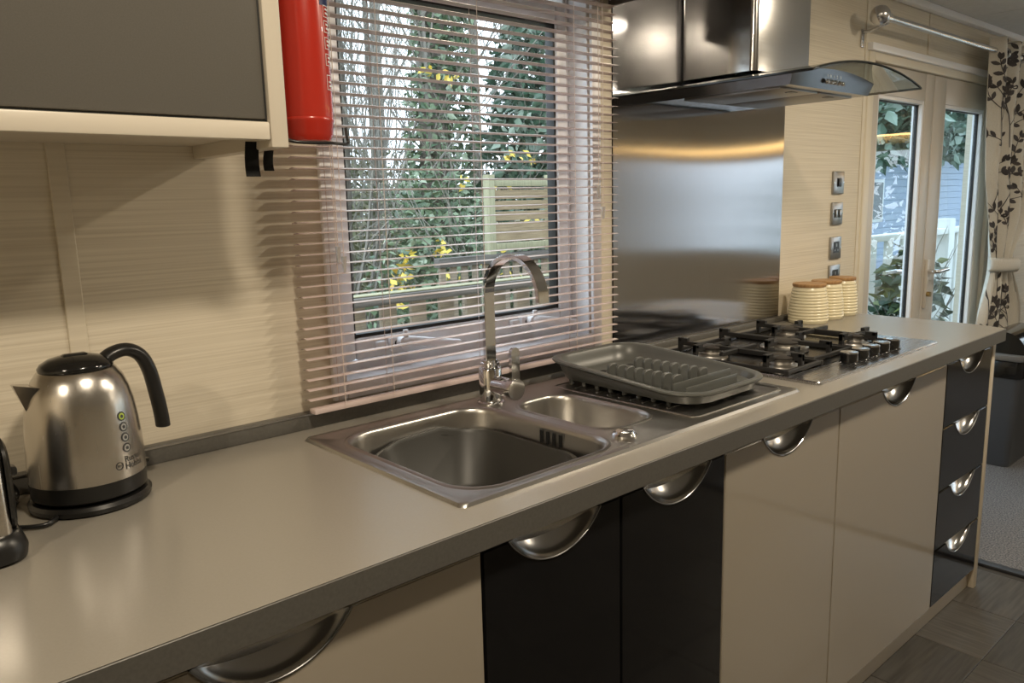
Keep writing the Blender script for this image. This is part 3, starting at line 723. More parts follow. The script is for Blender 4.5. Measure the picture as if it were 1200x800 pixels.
# ------- wall cabinet with its end panel
cb = thing('wall_cabinet', 'wall cabinet with grey door in a cream frame above the kettle', 'cabinet', (.0, -.16, 1.46))
box('carcass', -.9, .552, -.300, -.001, 1.462, 2.12, CABFRAME, cb)
box('end_panel', .553, .581, -.322, -.001, 1.440, 2.12, CABFRAME, cb, .0025)
box('bottom_rail', -.9, .5525, -.321, -.300, 1.451, 1.4775, CABFRAME, cb, .0025)
dr = box('door', -.898, .549, -.316, -.301, 1.481, 2.10, CABDOOR, cb, .003)
boxes('door_seal', [(-.898, .552, -.312, -.302, 1.4775, 1.4805), (.5495, .5528, -.312, -.302, 1.478, 2.10)], GASKET, dr)

# ------- fire extinguisher on a bracket at the cabinet side
ex = thing('fire_extinguisher', 'red fire extinguisher hanging at the side of the wall cabinet by the blind', 'fire extinguisher', (.6435, -.27, 1.455))
EX, EY, EZ, ER = .6435, -.27, 1.455, .0405
cyl = lathe('cylinder', [(0, .006), (.026, .003), (.034, 0), (ER - .002, .010), (ER - .0008, .028), (ER + .0006, .031), (ER + .0006, .034), (ER - .0005, .036), (ER, .04), (ER, .27), (ER * .93, .30), (ER * .7, .325), (.016, .34), (.013, .36), (0, .36)], RED, ex, (EX, EY, EZ), 48)
def onc(ang, z, r): return (EX + r * cos(ang), EY + r * sin(ang), z)
def patch(name, a0, a1, z0, z1, m, r=ER + .0005, n=10):
    v, f = [], []
    for i in range(n + 1):
        a = a0 + (a1 - a0) * i / n; v += [onc(a, z0, r), onc(a, z1, r)]
    for i in range(n): f.append((2 * i, 2 * i + 1, 2 * i + 3, 2 * i + 2))
    return mesh(name, v, f, m, cyl, True)
va = math.atan2(-1.47476 - EY, 0 - EX)                      # side that faces the room
a_ = va + R(62)
patch('label_band', va + R(44), va + R(100), EZ + .205, EZ + .27, NAVY)
v, f = [], []
def prn(a0, a1, z0, z1): 
    k = len(v); n = 4
    for i in range(n + 1):
        a = a0 + (a1 - a0) * i / n; v.extend([onc(a, z0, ER + .0007), onc(a, z1, ER + .0007)])
    for i in range(n): f.append((k + 2 * i, k + 2 * i + 1, k + 2 * i + 3, k + 2 * i + 2))
for k, zz in enumerate((.078, .115, .140, .165, .188)):
    a0, a1 = va + R(54), va + R(88)
    h = .022 if k == 0 else .017
    for (b0, b1, c0, c1) in ((a0, a1, zz, zz + .001), (a0, a1, zz + h, zz + h + .001), (a0, a0 + R(1.5), zz, zz + h), (a1 - R(1.5), a1, zz, zz + h)): prn(b0, b1, EZ + c0, EZ + c1)
    for q in range(2): prn(a0 + R(8), a1 - R(6 + 5 * q), EZ + zz + .005 + q * .006, EZ + zz + .008 + q * .006)
mesh('label_print', v, f, WHITEPRINT, cyl, True)
lathe('valve', [(0, .36), (.015, .36), (.015, .385), (.009, .39), (0, .39)], CHROME, ex, (EX, EY, EZ), 20)
box('carry_lever', EX - .008, EX + .008, EY - .06, EY + .02, EZ + .39, EZ + .402, PLBLACK, ex, .003)
br = tag(tube('extinguisher_bracket', smoothpath([(.583, -.29, 1.458), (.605, -.305, 1.4505), (.66, -.312, 1.4500), (.695, -.30, 1.4505), (.697, -.297, 1.462), (.697, -.295, 1.477)], 5), .0026, PLBLACK, None, 8), 'black bent wire bracket under the fire extinguisher', 'bracket')
for (x, wd, y, zb) in ((.546, .0105, -.268, 1.399), (.5835, .0075, -.245, 1.409)):
    v = []; f = []
    for k in range(7):
        t_ = k / 6; z = 1.452 + (zb - 1.452) * t_ if x < .553 else 1.441 + (zb - 1.441) * t_
        yy = y + .006 * sin(t_ * 2.5); ww = wd * (1 + .08 * t_)
        v += [(x - ww, yy - .0015, z), (x + ww, yy - .0015, z), (x + ww, yy + .0015, z), (x - ww, yy + .0015, z)]
    for k in range(6):
        for j in range(4): f.append((4 * k + j, 4 * k + (j + 1) % 4, 4 * k + 4 + (j + 1) % 4, 4 * k + 4 + j))
    f += [(0, 1, 2, 3), (24, 27, 26, 25)]
    tag(mesh('strap', v, f, VELCRO), 'longer black fabric strap hanging from the cabinet underside' if x < .553 else 'shorter black fabric strap hanging next to the extinguisher', 'strap')

# ------- kettle
KX, KY = .295, -.128
kt = thing('kettle', 'brushed steel cordless kettle with black handle and lid', 'kettle', (KX, KY, HT))
ks = thing('power_stand', 'round black corded stand under the steel kettle', 'kettle stand', (KX, KY, HT))
lathe('plate', [(0, .0), (.083, 0), (.087, .003), (.0885, .010), (.084, .015), (.0, .0165)], PLBLACK, ks, (KX, KY, HT), 56)
lathe('lower_band', [(0, .018), (.078, .018), (.0825, .022), (.0835, .046), (0, .046)], PLBLACK, kt, (KX, KY, HT), 56)
KPROF = [(.0832, .046), (.0830, .07), (.0818, .10), (.0795, .13), (.0760, .158), (.0705, .182), (.0640, .199), (.0555, .2115), (.0500, .2155)]
body = lathe('body', [(0, .046)] + KPROF + [(0, .2155)], KETTST, kt, (KX, KY, HT), 64, sharp=60)
lid = lathe('lid', [(0, .2155), (.0525, .2145), (.0530, .218), (.049, .224), (.038, .2305), (.022, .2345), (0, .2355)], GLBLACK, kt, (KX, KY, HT), 48, sharp=60)
hdv = Vector((.991, .10, 0)).normalized(); pv = Vector((-hdv.y, hdv.x, 0)); KC = Vector((KX, KY, HT))
def kp(r, z): return KC + hdv * r + Vector((0, 0, z))
box('lid_tab', KX - .018, KX + .018, KY - .009, KY + .009, HT + .231, HT + .2375, GLBLACK, lid, .004)
sec = [(.011 * cos(2 * pi * k / 14), .0155 * sin(2 * pi * k / 14)) for k in range(14)]
tube('handle', smoothpath([kp(.036, .216), kp(.055, .228), kp(.078, .231), (kp(.098, .219)), kp(.110, .193), kp(.117, .155), kp(.122, .118), kp(.1235, .094)], 6), 0, PLBLACK, kt, sec=sec)
# spout: a pressed V lip on the far side of the handle
sdir = -hdv; sv = []
for (r, z, wd) in ((.062, .197, .024), (.073, .200, .018), (.090, .2035, .006)):
    for s_ in (-1, 1): sv.append(KC + sdir * r + pv * wd * s_ + Vector((0, 0, z)))
sv += [KC + sdir * .0745 + Vector((0, 0, .158)), KC + sdir * .060 + pv * .024 + Vector((0, 0, .19)), KC + sdir * .060 - pv * .024 + Vector((0, 0, .19))]
mesh('spout', sv, [(0, 1, 3, 2), (2, 3, 5, 4), (0, 2, 4, 6), (1, 6, 5, 3), (4, 5, 6), (0, 6, 1)], KETTST, kt)
def kr(z):
    for (r0, z0), (r1, z1) in zip(KPROF[:-1], KPROF[1:]):
        if z0 <= z <= z1: return r0 + (r1 - r0) * (z - z0) / (z1 - z0)
    return .083
kview = math.atan2(-1.47476 - KY, -KX)
def kpt(ang, z, e=.0006):
    r = kr(z) + e; return (KX + r * cos(ang), KY + r * sin(ang), HT + z)
ang0 = kview + R(42)
iz = [.142, .1255, .109, .0925]
for k, z in enumerate(iz):
    v = [kpt(ang0 + .0072 / .08 * cos(2 * pi * q / 20), z + .0072 * sin(2 * pi * q / 20), .0006) for q in range(20)]
    mk = mesh('cup_icon', v, [tuple(range(20))], DKPRINT, kt)
    v = [kpt(ang0 + .0052 / .08 * cos(2 * pi * q / 14), z + .0052 * sin(2 * pi * q / 14), .0009) for q in range(14)]
    mesh('icon_face', v, [tuple(range(14))], GREENLED if k == 0 else mat('icon_silver', (.45, .45, .43), .35, .5), mk)
    v = [kpt(ang0 + x / .08, z + y, .0012) for x, y in ((-.002, -.0026), (.0022, -.0026), (.0028, .001), (-.0005, .003), (-.003, .0008))]
    mesh('icon_mark', v, [tuple(range(5))], DKPRINT, mk)
for txt, z in (('Russell', .0705), ('Hobbs', .0595)):
    v_, f_ = textmesh(txt, .0138)
    mesh('brand_lettering', [kpt(ang0 - .085 + p.x / .083, z + p.y, .0007) for p in v_], f_, DKPRINT, kt)
v = []; f = []
for q in range(24):
    a = 2 * pi * q / 24
    for rr in (.0062, .0050): v.append(kpt(ang0 - .20 + rr / .083 * cos(a), .0675 + rr * sin(a), .0007))
for q in range(24): f.append((2 * q, 2 * q + 1, (2 * q + 3) % 48, (2 * q + 2) % 48))
mesh('brand_roundel', v, f, DKPRINT, kt)
v_, f_ = textmesh('RH', .006); mesh('brand_initials', [kpt(ang0 - .20 - .045 + p.x / .083, .0655 + p.y, .0007) for p in v_], f_, DKPRINT, kt)
box('power_switch', -.008, .008, -.006, .006, 0, .006, GLBLACK, kt, .002).location = kp(.0855, .040)
tag(tube('trailing_cable', smoothpath([(.235, -.185, .9065), (.215, -.205, .905), (.185, -.19, .905), (.165, -.15, .905), (.17, -.09, .905), (.205, -.05, .906), (.20, -.045, .93), (.165, -.07, .955), (.11, -.10, .955)], 6), .0038, PLBLACK, None, 8), 'black power cord curling from the kettle base behind the toaster', 'cable')
tag(tube('trailing_cable', smoothpath([(.10, -.12, .905), (.15, -.06, .905), (.19, -.10, .9125), (.20, -.06, .906), (.175, -.035, .906), (.10, -.03, .906)], 6), .0042, PLBLACK, None, 8), 'thicker black power cord looping low against the upstand', 'cable')

# ------- toaster at the frame edge
ts = thing('toaster', 'silver toaster with black end foot, its corner just showing beside the kettle', 'toaster', (.06, -.24, HT))
v, f = loft([L3(rrect(-.16, .176, -.318, -.165, .035, 6), .904), L3(rrect(-.162, .178, -.320, -.163, .036, 6), .918), L3(rrect(-.155, .173, -.312, -.171, .034, 6), .934), L3(rrect(-.15, .170, -.306, -.176, .03, 6), .938)], True, True)
mesh('base', v, f, PLBLACK, ts, True, 50)
v, f = loft([L3(rrect(-.13, .161, -.303, -.182, .012, 6), .938), L3(rrect(-.128, .160, -.302, -.184, .012, 6), 1.05), L3(rrect(-.12, .135, -.29, -.192, .03, 6), 1.075), L3(rrect(-.10, .12, -.275, -.207, .025, 6), 1.082)], True, True)
tb = mesh('body', v, f, KETTST, ts, True, 50)
for yy in (-.258, -.224): box('bread_slot', -.08, .10, yy - .010, yy + .010, 1.079, 1.0832, PLBLACK, tb)
v, f = loft([[(.1605, y, z) for y, z in rrect(-.300, -.182, .936, 1.06, .03, 5)], [(.164, y, z) for y, z in rrect(-.302, -.180, .936, 1.062, .032, 5)], [(.168, y, z) for y, z in rrect(-.296, -.186, .936, 1.054, .03, 5)]], True, True)
mesh('end_cap', v, f, PLBLACK, ts, True, 40)
box('lever', .168, .182, -.25, -.23, 1.0, 1.012, PLBLACK, ts, .003)
for (x, y) in ((-.13, -.29), (.14, -.29), (-.13, -.19), (.14, -.19)): lathe('foot', [(0, 0), (.01, 0), (.01, .005), (0, .005)], PLBLACK, ts, (x, y, HT), 14)

# ================================================================== LOUNGE END
cr_ = thing('curtain_rail', 'satin metal curtain rail with ball end above the patio doors', 'curtain rail', (4.1, -.1, 1.99))
tube('pole', [(3.12, -.1, 1.99), (5.3, -.1, 1.99)], .0135, SATIN, cr_, 20)
for x in (3.13, ): lathe('collar', [(0, 0), (.018, 0), (.018, .03), (0, .03)], CHROME, cr_, (x, -.1, 1.99), 24, 'x')
lathe('finial', [(0.001, -.036), (.012, -.034), (.024, -.027), (.033, -.014), (.036, 0), (.033, .014), (.024, .027), (.014, .034), (.012, .045), (0.001, .045)], SATIN, cr_, (3.085, -.1, 1.99), 32, 'x')
bk = tube('bracket', [(3.16, -.1, 1.985), (3.16, -.1, 1.975), (3.16, -.03, 1.955), (3.16, -.006, 1.955)], .006, SATIN, cr_, 10)
box('bracket_plate', 3.148, 3.172, -.006, -.0008, 1.90, 1.965, SATIN, cr_, .002)

ct = thing('curtain', 'cream curtain printed with dark leafy branches, tied back beside the patio doors', 'curtain', (4.7, -.1, .02))
def edge_x(z):
    K = [(2.05, 4.285), (1.94, 4.30), (1.44, 4.345), (1.15, 4.42), (.99, 4.475), (.94, 4.475), (.68, 4.345), (.3, 4.27), (.02, 4.25)]
    for (z0, x0), (z1, x1) in zip(K[:-1], K[1:]):
        if z0 >= z >= z1:
            t_ = (z0 - z) / (z0 - z1); t_ = t_ * t_ * (3 - 2 * t_) * .5 + t_ * .5; return x0 + (x1 - x0) * t_
    return K[-1][1]
def cpos(u, z, off=0):
    xl = edge_x(z); pin = math.exp(-((z - .965) / .18) ** 2); xr = 5.05 - .22 * pin
    x = xl + (xr - xl) * u
    y = -.1 + .034 * (1 - .35 * pin) * sin(u * 2 * pi * 4.0 + 2.6 + .5 * sin(z * 1.7)) + .006 * sin(z * 5 + u * 20)
    return Vector((x, y - off, z))
v, f = [], []; nu, nz = 150, 70
for j in range(nz + 1):
    for i in range(nu + 1): v.append(cpos(i / nu, .02 + 2.03 * j / nz))
for j in range(nz):
    for i in range(nu): k = j * (nu + 1) + i; f.append((k, k + 1, k + nu + 2, k + nu + 1))
cm = mesh('cloth', v, f, CURT, ct, True, 180)
so = cm.modifiers.new('thickness', 'SOLIDIFY'); so.thickness = .0016; so.offset = 1
# leaf print that follows the folds
v, f = [], []; rp = random.Random(11)
def leafp(u, z, ang, L_, W_):
    k = len(v); 
    for s_, q in ((0, 0), (.3, .8), (.6, 1), (.85, .55), (1, 0), (.85, -.55), (.6, -1), (.3, -.8)):
        a = L_ * s_; b = W_ * q; du = (a * cos(ang) - b * sin(ang)) / .95; dz_ = a * sin(ang) + b * cos(ang)
        v.append(cpos(min(1, max(0, u + du)), min(2.045, max(.03, z + dz_)), .0034))
    for i in range(1, 7): f.append((k, k + i, k + i + 1))
def stem(P_, w_):
    for (u0, z0), (u1, z1) in zip(P_[:-1], P_[1:]):
        d = Vector(((u1 - u0) * .95, z1 - z0)); L_ = d.length
        if L_ < 1e-6: continue
        nx, nz_ = -d.y / L_ * w_, d.x / L_ * w_; k = len(v); m = max(1, int(L_ / .02))
        for q in range(m + 1):
            t_ = q / m
            for s_ in (-1, 1): v.append(cpos(min(1, max(0, u0 + (u1 - u0) * t_ + s_ * nx / .95)), min(2.045, max(.03, z0 + (z1 - z0) * t_ + s_ * nz_)), .0030))
        for q in range(m): f.append((k + 2 * q, k + 2 * q + 1, k + 2 * q + 3, k + 2 * q + 2))
def branch(u, z, ang, L_, dep, w_):
    P_ = [(u, z)]; n = 5; a = ang
    for i in range(n):
        a += rp.uniform(-.22, .22); u += L_ / n * cos(a) / .95; z += L_ / n * sin(a); P_.append((u, z))
        if (dep == 0 and i % 2 == 1) or i > 3:
            for s_ in (-1, 1):
                if rp.random() < .8: leafp(u, z, a + s_ * rp.uniform(.5, 1.0), rp.uniform(.032, .048), rp.uniform(.008, .012))
        if dep > 0 and i >= 1:
            branch(u, z, a + rp.choice((-1, 1)) * rp.uniform(.4, .8), L_ * rp.uniform(.35, .55), dep - 1, w_ * .7)
    leafp(u, z, a, .036, .009); stem(P_, w_)
for (u, z) in [(.08, 1.55), (.10, 1.05), (.06, .62), (.05, .15), (.22, 1.80), (.25, 1.25), (.22, .75), (.22, .3), (.16, 1.42), (.30, 1.55), (.03, 1.28), (.15, .9), (.30, 1.0), (.14, .45), (.30, .5), (.4, 1.5), (.42, .95), (.4, .45), (.6, 1.7), (.6, 1.1), (.6, .5), (.8, 1.4), (.8, .8), (.82, .2), (.10, 1.80)]:
    branch(u, z, R(rp.uniform(60, 120)), rp.uniform(.24, .34), 1, .0026)
lp_ = mesh('leaf_print', v, f, LEAFPR, cm); lp_['kind'] = 'stuff'
for k in range(6):
    lathe('eyelet', [(.017, -.003), (.026, -.003), (.026, .003), (.017, .003), (.017, -.003)], SATIN, ct, (4.34 + .12 * k, -.1, 1.99), 20, 'x')
v, f = [], []
for i in range(41):
    a = pi * i / 40; x = 4.64 - .185 * cos(a)
    for (zz, of) in ((-.035, .0), (-.02, .012), (.02, .012), (.035, .0)): v.append((x, -.10 - .062 * sin(a) - of, .965 + zz + .03 * (1 - i / 40) - .02))
for i in range(40):
    for k in range(3): q = 4 * i + k; f.append((q, q + 1, q + 5, q + 4))
tb_ = mesh('tie_band', v, f, CURT, ct, True, 180); so = tb_.modifiers.new('thickness', 'SOLIDIFY'); so.thickness = .003

bn = thing('waste_bin', 'dark grey swing-lid kitchen bin with silver band by the end of the units', 'bin', (4.42, -.25, .006))
BNX0, BNX1, BNY0, BNY1 = 4.215, 4.57, -.350, -.160
def bl_(off, z): return L3(rrect(BNX0 + off, BNX1 - off, BNY0 + off, BNY1 - off, .03, 5), z)
v, f = loft([bl_(.03, .006), bl_(.028, .02), bl_(.004, .44), bl_(.0, .47)], True, True); mesh('body', v, f, BINGREY, bn, True, 50)
v, f = loft([bl_(-.004, .455), bl_(-.008, .475), bl_(-.006, .535), bl_(.0, .54)], True, True); mesh('collar', v, f, GLBLACK, bn, True, 50)
v, f = loft([bl_(-.012, .54), bl_(-.016, .545), bl_(-.016, .568), bl_(-.010, .573)], True, True); mesh('band', v, f, BINSIL, bn, True, 50)
v, f = [], []; n = 20
for i in range(n + 1):
    a = pi * i / n; y = (BNY0 + BNY1) / 2 - (.105) * cos(a); z = .573 + .105 * sin(a) ** .8
    v += [(BNX0 + .004, y, z), (BNX1 - .004, y, z)]
f = [(2 * i, 2 * i + 1, 2 * i + 3, 2 * i + 2) for i in range(n)] + [tuple(2 * i for i in range(n + 1)), tuple(2 * i + 1 for i in range(n + 1))[::-1]]
mesh('lid', v, f, GLBLACK, bn, True, 50)
# dark chair beyond the bin (only its edge shows)
ch = thing('armchair', 'black upholstered armchair standing past the bin', 'armchair', (5.1, -.75, .006))
DARK = mat('dark_upholstery', (.012, .012, .014), .7)
box('seat', 4.85, 5.40, -1.05, -.45, .20, .44, DARK, ch, .04, 3); box('backrest', 5.02, 5.42, -.46, -.30, .20, 1.02, DARK, ch, .04, 3)
box('armrest', 4.78, 4.86, -1.02, -.34, .18, .62, DARK, ch, .03, 3); box('armrest', 5.39, 5.47, -1.02, -.34, .18, .62, DARK, ch, .03, 3)
for (x, y) in ((4.84, -.98), (5.41, -.98), (4.84, -.39), (5.41, -.39)): box('leg', x - .02, x + .02, y - .02, y + .02, .006, .20, BAMBOO, ch, .004)

# ================================================================== OUTSIDE
struct(box('ground', -30, 60, .12, 70, -.62, -.6, noise_on(mat('leaf_litter', (.16, .13, .08), .9), (1, 1, 1), 6, (.10, .12, .05), (.27, .22, .15))))
dk = bpy.data.objects.new('deck', None); COL.objects.link(dk); struct(dk)
db = None
for k in range(12):
    if db is None: db = box('deck_board', -2, 12, -.058, .058, -.03, 0, TIMBER, None, .003, 1); q = db; q.parent = dk
    else: q = db.copy(); COL.objects.link(q)
    q.location = (0, .17 + .12 * k, -.10)
def copyto(o, loc): c = o.copy(); COL.objects.link(c); c.location = loc; return c
dr_ = thing('deck_railing', 'weathered timber deck railing with dark handrail and flat boards outside the window', 'railing', (2.6, 1.52, -.1))
box('handrail', .9, 3.75, 1.46, 1.58, .915, .955, DKTIMBER, dr_, .006); box('rail_glint', .9, 3.75, 1.485, 1.555, .956, .962, POSTT, dr_, .002); box('bottom_rail', .9, 3.75, 1.50, 1.54, .02, .08, DKTIMBER, dr_, .004)  # pale strip on the handrail paints the glint of wet wood
b0 = None
for k in range(18):
    x = .95 + .163 * k
    if b0 is None: b0 = box('baluster', -.042, .042, -.012, .012, -.10, .912, TIMBER, None, .003, 1); b0.parent = dr_; b0.matrix_parent_inverse = Matrix.Translation(-Vector(dr_.location)); b0.location = (x, 1.52, 0)
    else: copyto(b0, (x, 1.52, 0))
fp = thing('fence_panel', 'pale timber screen panel of horizontal boards on posts over a paling rail', 'fence', (4.1, 3, -.6))
for x in (3.80, 4.42): box('post', x - .028, x + .028, 2.965, 3.035, -.6, 1.54, POSTT, fp, .004)
box('rail', 3.83, 4.39, 2.965, 3.02, 1.455, 1.50, POSTT, fp, .003); box('rail', 3.83, 4.39, 2.965, 3.02, .985, 1.04, POSTT, fp, .003)
for k in range(5): box('board', 3.83, 4.39, 2.985, 3.005, 1.048 + .079 * k, 1.048 + .079 * k + .066, PANELT, fp, .002, 1)
box('rail', 3.3, 5.2, 2.96, 3.03, .90, .965, DKTIMBER, fp, .003)
for k in range(19): box('paling', 3.32 + .1 * k, 3.37 + .1 * k, 2.985, 3.01, -.6, .898, TIMBER, fp, .002, 1)
wr = thing('white_balustrade', 'white deck balustrade with flat uprights outside the patio doors', 'railing', (6.6, 1.0, -.1))
box('handrail', 5.2, 8.4, .96, 1.05, 1.0, 1.045, WHITEDECK, wr, .006); box('bottom_rail', 5.2, 8.4, .98, 1.02, 0, .06, WHITEDECK, wr, .004)
for k in range(12): box('upright', 5.3 + .27 * k, 5.41 + .27 * k, .99, 1.015, .0, 1.0, WHITEDECK, wr, .003, 1)
box('post', 6.90, 7.02, .95, 1.06, -.1, 1.12, WHITEDECK, wr, .004)
# neighbouring caravan with pale blue cladding
nb = thing('neighbouring_caravan', 'pale blue-grey clad holiday caravan standing beyond the deck trees', 'caravan', (17, 7, -.6))
CLAD = mat('cladding', (.42, .50, .66), .6)
box('shell', 12.0, 24, 6.05, 9, -.3, 2.05, CLAD, nb)
for k in range(16): box('cladding_board', 12.0, 24, 6.02, 6.05, -.3 + .145 * k, -.3 + .145 * k + .14, CLAD, nb, .006, 1)
box('roof', 11.8, 24.2, 5.8, 9.2, 2.05, 2.25, mat('caravan_roof', (.3, .32, .35), .6), nb, .02)
w_ = box('window', 16.2, 17.4, 5.99, 6.03, .7, 1.6, UPVC, nb, .01); box('pane', 16.27, 17.33, 5.985, 5.992, .77, 1.53, GLBLACK, w_)

IVY = island_mat('ivy_leaf', [(.05, .088, .055), (.09, .145, .082), (.15, .22, .125), (.32, .38, .28)], .35)
LAUREL = island_mat('laurel_leaf', [(.042, .09, .062), (.07, .13, .09), (.13, .205, .14), (.34, .41, .35)], .25)
BRAMB = island_mat('bramble_leaf', [(.09, .115, .055), (.15, .165, .08), (.25, .235, .15)], .5)
YEL = island_mat('yellow_leaf', [(.62, .47, .05), (.72, .58, .12), (.55, .36, .06)], .5)
BARK = noise_on(mat('bark', (.12, .10, .08), .9), (4, 4, 1), 6, (.085, .075, .062), (.2, .18, .15), bump=.6, bdist=.02)
TWIG = mat('twig', (.21, .20, .175), .8)
rt = random.Random(5)
def leaves(name, blobs, m, parent, size, up=.3):
    V, Fc = [], []
    for (c, rad, n) in blobs:
        for _ in range(n):
            while True:
                p = Vector((rt.uniform(-1, 1), rt.uniform(-1, 1), rt.uniform(-1, 1)))
                if p.length <= 1: break
            p = p * (p.length ** -.35 if p.length > .05 else 1)
            p = Vector((c[0] + p.x * rad[0], c[1] + p.y * rad[1], c[2] + p.z * rad[2]))
            a = Vector((rt.uniform(-1, 1), rt.uniform(-1, 1), rt.uniform(-1, .4))).normalized()
            b = a.cross(Vector((rt.uniform(-1, 1), rt.uniform(-1, 1), rt.uniform(-1, 1)))).normalized(); nn = a.cross(b)
            s = size * rt.uniform(.6, 1.25); k = len(V)
            V += [p, p + a * s * .35 + b * s * .27 - nn * s * .05, p + a * s, p + a * s * .35 - b * s * .27 - nn * s * .05]
            Fc += [(k, k + 1, k + 2), (k, k + 2, k + 3)]
    me = bpy.data.meshes.new(name); me.from_pydata([tuple(q) for q in V], [], Fc); me.materials.append(m)
    o = link(bpy.data.objects.new(name, me), parent); o['kind'] = 'stuff'; return o
def limb_set(base, n, L, spread, depth, r0, out):
    def grow(p, d, L_, r, dep):
        P_ = [p]; k = 5
        for i in range(k):
            d = (d + Vector((rt.uniform(-1, 1), rt.uniform(-1, 1), rt.uniform(-.5, .8))) * .16).normalized(); p = p + d * L_ / k; P_.append(p)
            if dep > 0 and i >= 1:
                e = (d + Vector((rt.uniform(-1, 1), rt.uniform(-1, 1), rt.uniform(-.4, .7))) * spread).normalized()
                grow(p, e, L_ * rt.uniform(.4, .65), r * .5, dep - 1)
        out.append((P_, [r * (1 - .65 * i / k) for i in range(k + 1)]))
    for _ in range(n): grow(Vector(base), Vector((rt.uniform(-.35, .35), rt.uniform(-.35, .35), 1)).normalized(), L * rt.uniform(.8, 1.1), r0, depth)
def limbs(name, sets, m, parent, n=4):
    V, Fc = [], []
    for P_, r in sets:
        v, f = tube_vf(P_, r, n, len(V)); V += v; Fc += f
    me = bpy.data.meshes.new(name); me.from_pydata([tuple(q) for q in V], [], Fc); me.materials.append(m)
    o = link(bpy.data.objects.new(name, me), parent); o['kind'] = 'stuff'; return o
# ivy-clad trunk in the middle of the window
t = thing('ivy_tree', 'tall tree trunk thickly wrapped in ivy outside the window', 'tree', (4.95, 5.2, -.6))
tube('trunk', [(4.95, 5.2, -.6), (4.95, 5.2, 1), (4.99, 5.2, 3), (5.1, 5.25, 6.5)], [.20, .17, .15, .10], BARK, t, 12)
leaves('ivy', [((4.93 + .02 * k, 5.15, .3 + .42 * k), (.36 - .008 * k + rt.uniform(-.05, .09), .34, .42), 520) for k in range(12)], IVY, t, .10)
o_ = []; limb_set((4.95, 5.2, 1.6), 4, 2.2, .8, 2, .03, o_); limbs('branches', o_, TWIG, t)
t = thing('laurel_bush', 'large glossy laurel bush rising behind the timber fence panel', 'bush', (6.0, 4.8, -.6))
leaves('foliage', [((6.05, 4.6, 1.0), (.75, .8, .9), 1500), ((6.2, 4.7, 1.9), (.85, .8, .75), 1900), ((6.35, 4.8, 2.7), (.75, .8, .7), 1500), ((6.6, 4.9, 3.3), (.7, .7, .6), 900), ((5.75, 4.5, .4), (.6, .6, .7), 900)], LAUREL, t, .145)
o_ = []; limb_set((6.1, 4.8, -.6), 6, 3.0, .6, 2, .03, o_); limbs('branches', o_, TWIG, t)
t = thing('ivy_shrub', 'low spreading ivy shrub below the tree trunk outside the window', 'bush', (4.3, 4.2, -.6))
leaves('foliage', [((4.55, 4.3, .55), (.62, .6, .75), 1500), ((4.0, 4.3, .5), (.42, .5, .65), 620), ((5.1, 4.4, .5), (.5, .5, .65), 900), ((4.5, 4.6, 1.25), (.45, .4, .45), 600)], IVY, t, .095)
o_ = []; limb_set((4.4, 4.2, -.6), 7, 1.8, .8, 2, .012, o_); limbs('branches', o_, TWIG, t)
for (x, y, lab) in ((4.3, 6.0, 'bare twiggy tree to the side of the ivy-clad trunk'), (6.3, 8.6, 'bare slender tree standing behind the ivy-clad trunk'), (5.2, 8.0, 'bare tangled tree among the brambles')):
    t = thing('bare_tree', lab, 'tree', (x, y, -.6)); o_ = []
    limb_set((x, y, -.6), 6, 4.6, .75, 3, .028, o_); limbs('branches', o_, TWIG, t, 3)
    tube('trunk', [(x, y, -.6), (x + .1, y, 2), (x + .05, y, 6)], [.06, .05, .03], BARK, t, 8)
t = thing('bramble_thicket', 'tangled olive bramble thicket at the foot of the bare trees', 'bush', (4.2, 6.6, -.6))
leaves('foliage', [((4.6, 7.2, .9), (1.0, .8, 1.3), 1500), ((5.9, 8.0, .9), (1.0, .8, 1.3), 1100), ((3.4, 5.6, .2), (.6, .6, .7), 600)], BRAMB, t, .12)
o_ = []; limb_set((4.3, 6.4, -.6), 14, 2.8, .9, 2, .010, o_); limb_set((5.3, 7.2, -.6), 14, 2.8, .9, 2, .010, o_); limbs('branches', o_, TWIG, t, 3)
t = thing('yellow_sapling', 'thin sapling with sparse bright yellow autumn leaves', 'tree', (4.35, 3.5, -.6))
o_ = []; limb_set((4.35, 3.5, -.6), 3, 2.3, .7, 2, .010, o_); limbs('branches', o_, TWIG, t)
leaves('leaf_clusters', [((rt.uniform(3.7, 4.75), rt.uniform(3.3, 3.9), rt.uniform(.5, 2.5)), (.07, .06, .05), 7) for _ in range(16)] + [((3.30 + rt.uniform(-.05, .12), 3.5, .62 + .05 * k), (.06, .06, .05), 8) for k in range(8)], YEL, t, .075)
for k in range(5):  # out-of-view hedge, added to darken the lounge window and its reflection
    x, y = 10.5 + rt.uniform(-.3, .3), -4.2 + 1.25 * k
    t = thing('dimming_hedge', 'unseen hedge bush added to dim the lounge end window', 'bush', (x, y, -.6), 'added hedge dimming the lounge window')
    leaves('foliage', [((x, y, .6), (.8, .75, 1.3), 900)], LAUREL, t, .2); tube('stem', [(x, y, -.6), (x, y, 1)], [.05, .03], BARK, t, 6)
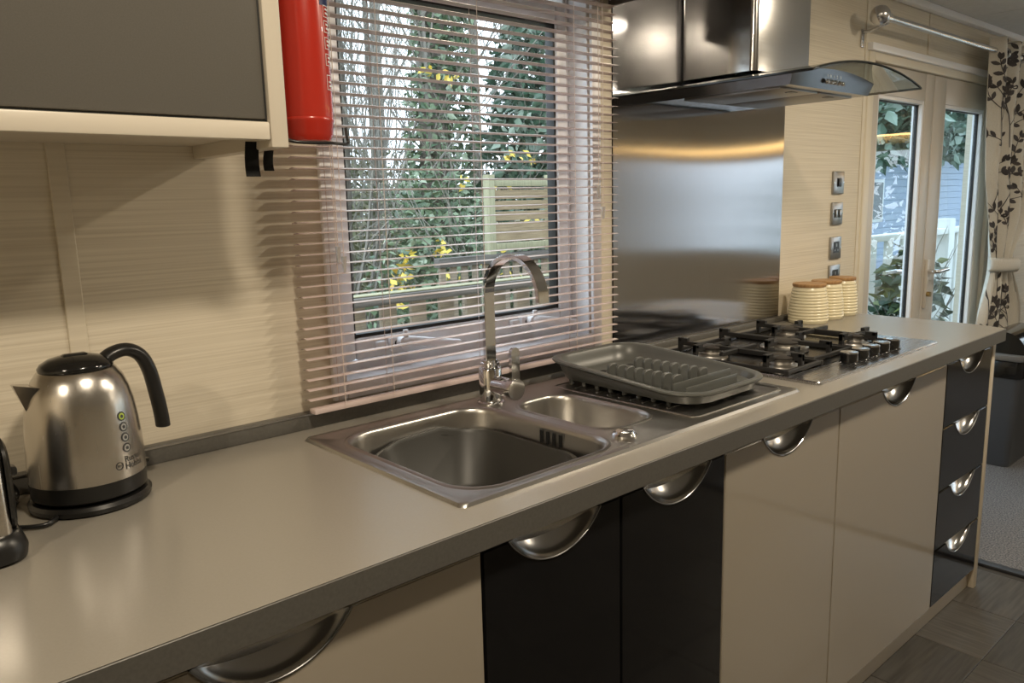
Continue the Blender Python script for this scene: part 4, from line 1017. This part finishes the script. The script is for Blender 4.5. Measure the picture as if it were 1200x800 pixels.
# trees beyond the patio doors
for (x, y, z, r, lab) in ((11.5, 3.8, 2.6, 1.5, 'leafy evergreen overhanging the deck beyond the patio doors'), (15.0, 4.2, 3.0, 1.9, 'broad evergreen beside the pale blue caravan'), (19.5, 4.0, 2.8, 2.2, 'far evergreen past the pale blue caravan')):
    t = thing('evergreen_tree', lab, 'tree', (x, y, -.6)); tube('trunk', [(x, y, -.6), (x, y, z)], [.16, .1], BARK, t, 8)
    leaves('foliage', [((x, y, z), (r, r * .7, r * .62), 1900), ((x + r * .7, y, z + .5), (r * .8, r * .6, r * .6), 900)], LAUREL, t, .26)
t = thing('potted_shrub', 'round-leaved dark green shrub in a pot on the deck by the patio doors', 'shrub', (5.35, .62, -.1))
lathe('pot', [(0, 0), (.13, 0), (.17, .26), (.18, .30), (.155, .30), (.15, .27), (0, .27)], mat('pot', (.16, .15, .14), .6), t, (5.35, .62, -.1), 28)
leaves('foliage', [((5.35, .62, .60), (.22, .2, .42), 300)], island_mat('shrub_leaf', [(.02, .05, .03), (.05, .09, .05), (.22, .25, .08)], .3), t, .12)
o_ = []; limb_set((5.35, .62, .15), 6, .7, .6, 1, .008, o_); limbs('stems', o_, TWIG, t)
for k in range(6):
    x, y = 5.0 + 1.5 * k, 9.2 + .9 * k
    t = thing('garden_shrub', 'dense grey-green shrub in the belt behind the bare trees', 'bush', (x, y, -.6), 'shrub belt behind the bare trees')
    leaves('foliage', [((x, y, .5), (1.1, .8, 1.25), 1300)], BRAMB if k % 2 else IVY, t, .17); tube('stem', [(x, y, -.6), (x, y, 1)], [.05, .03], BARK, t, 6)
# woodland far behind: one evergreen belt of separate trees
for k in range(9):
    x = 3.5 + k * 2.6 + rt.uniform(-.5, .5); y = 13 + rt.uniform(0, 3) + k * .3
    t = thing('woodland_tree', 'distant misty woodland tree behind the garden', 'tree', (x, y, -.6), 'distant woodland trees')
    tube('trunk', [(x, y, -.6), (x + rt.uniform(-.3, .3), y, 8)], [.18, .10], BARK, t, 7)
    o_ = []; limb_set((x, y, .5), 5, 6.0, .7, 2, .035, o_); limbs('branches', o_, TWIG, t, 3)
    leaves('foliage', [((x, y, .8), (1.3, 1, 1.3), 420)], BRAMB, t, .22)
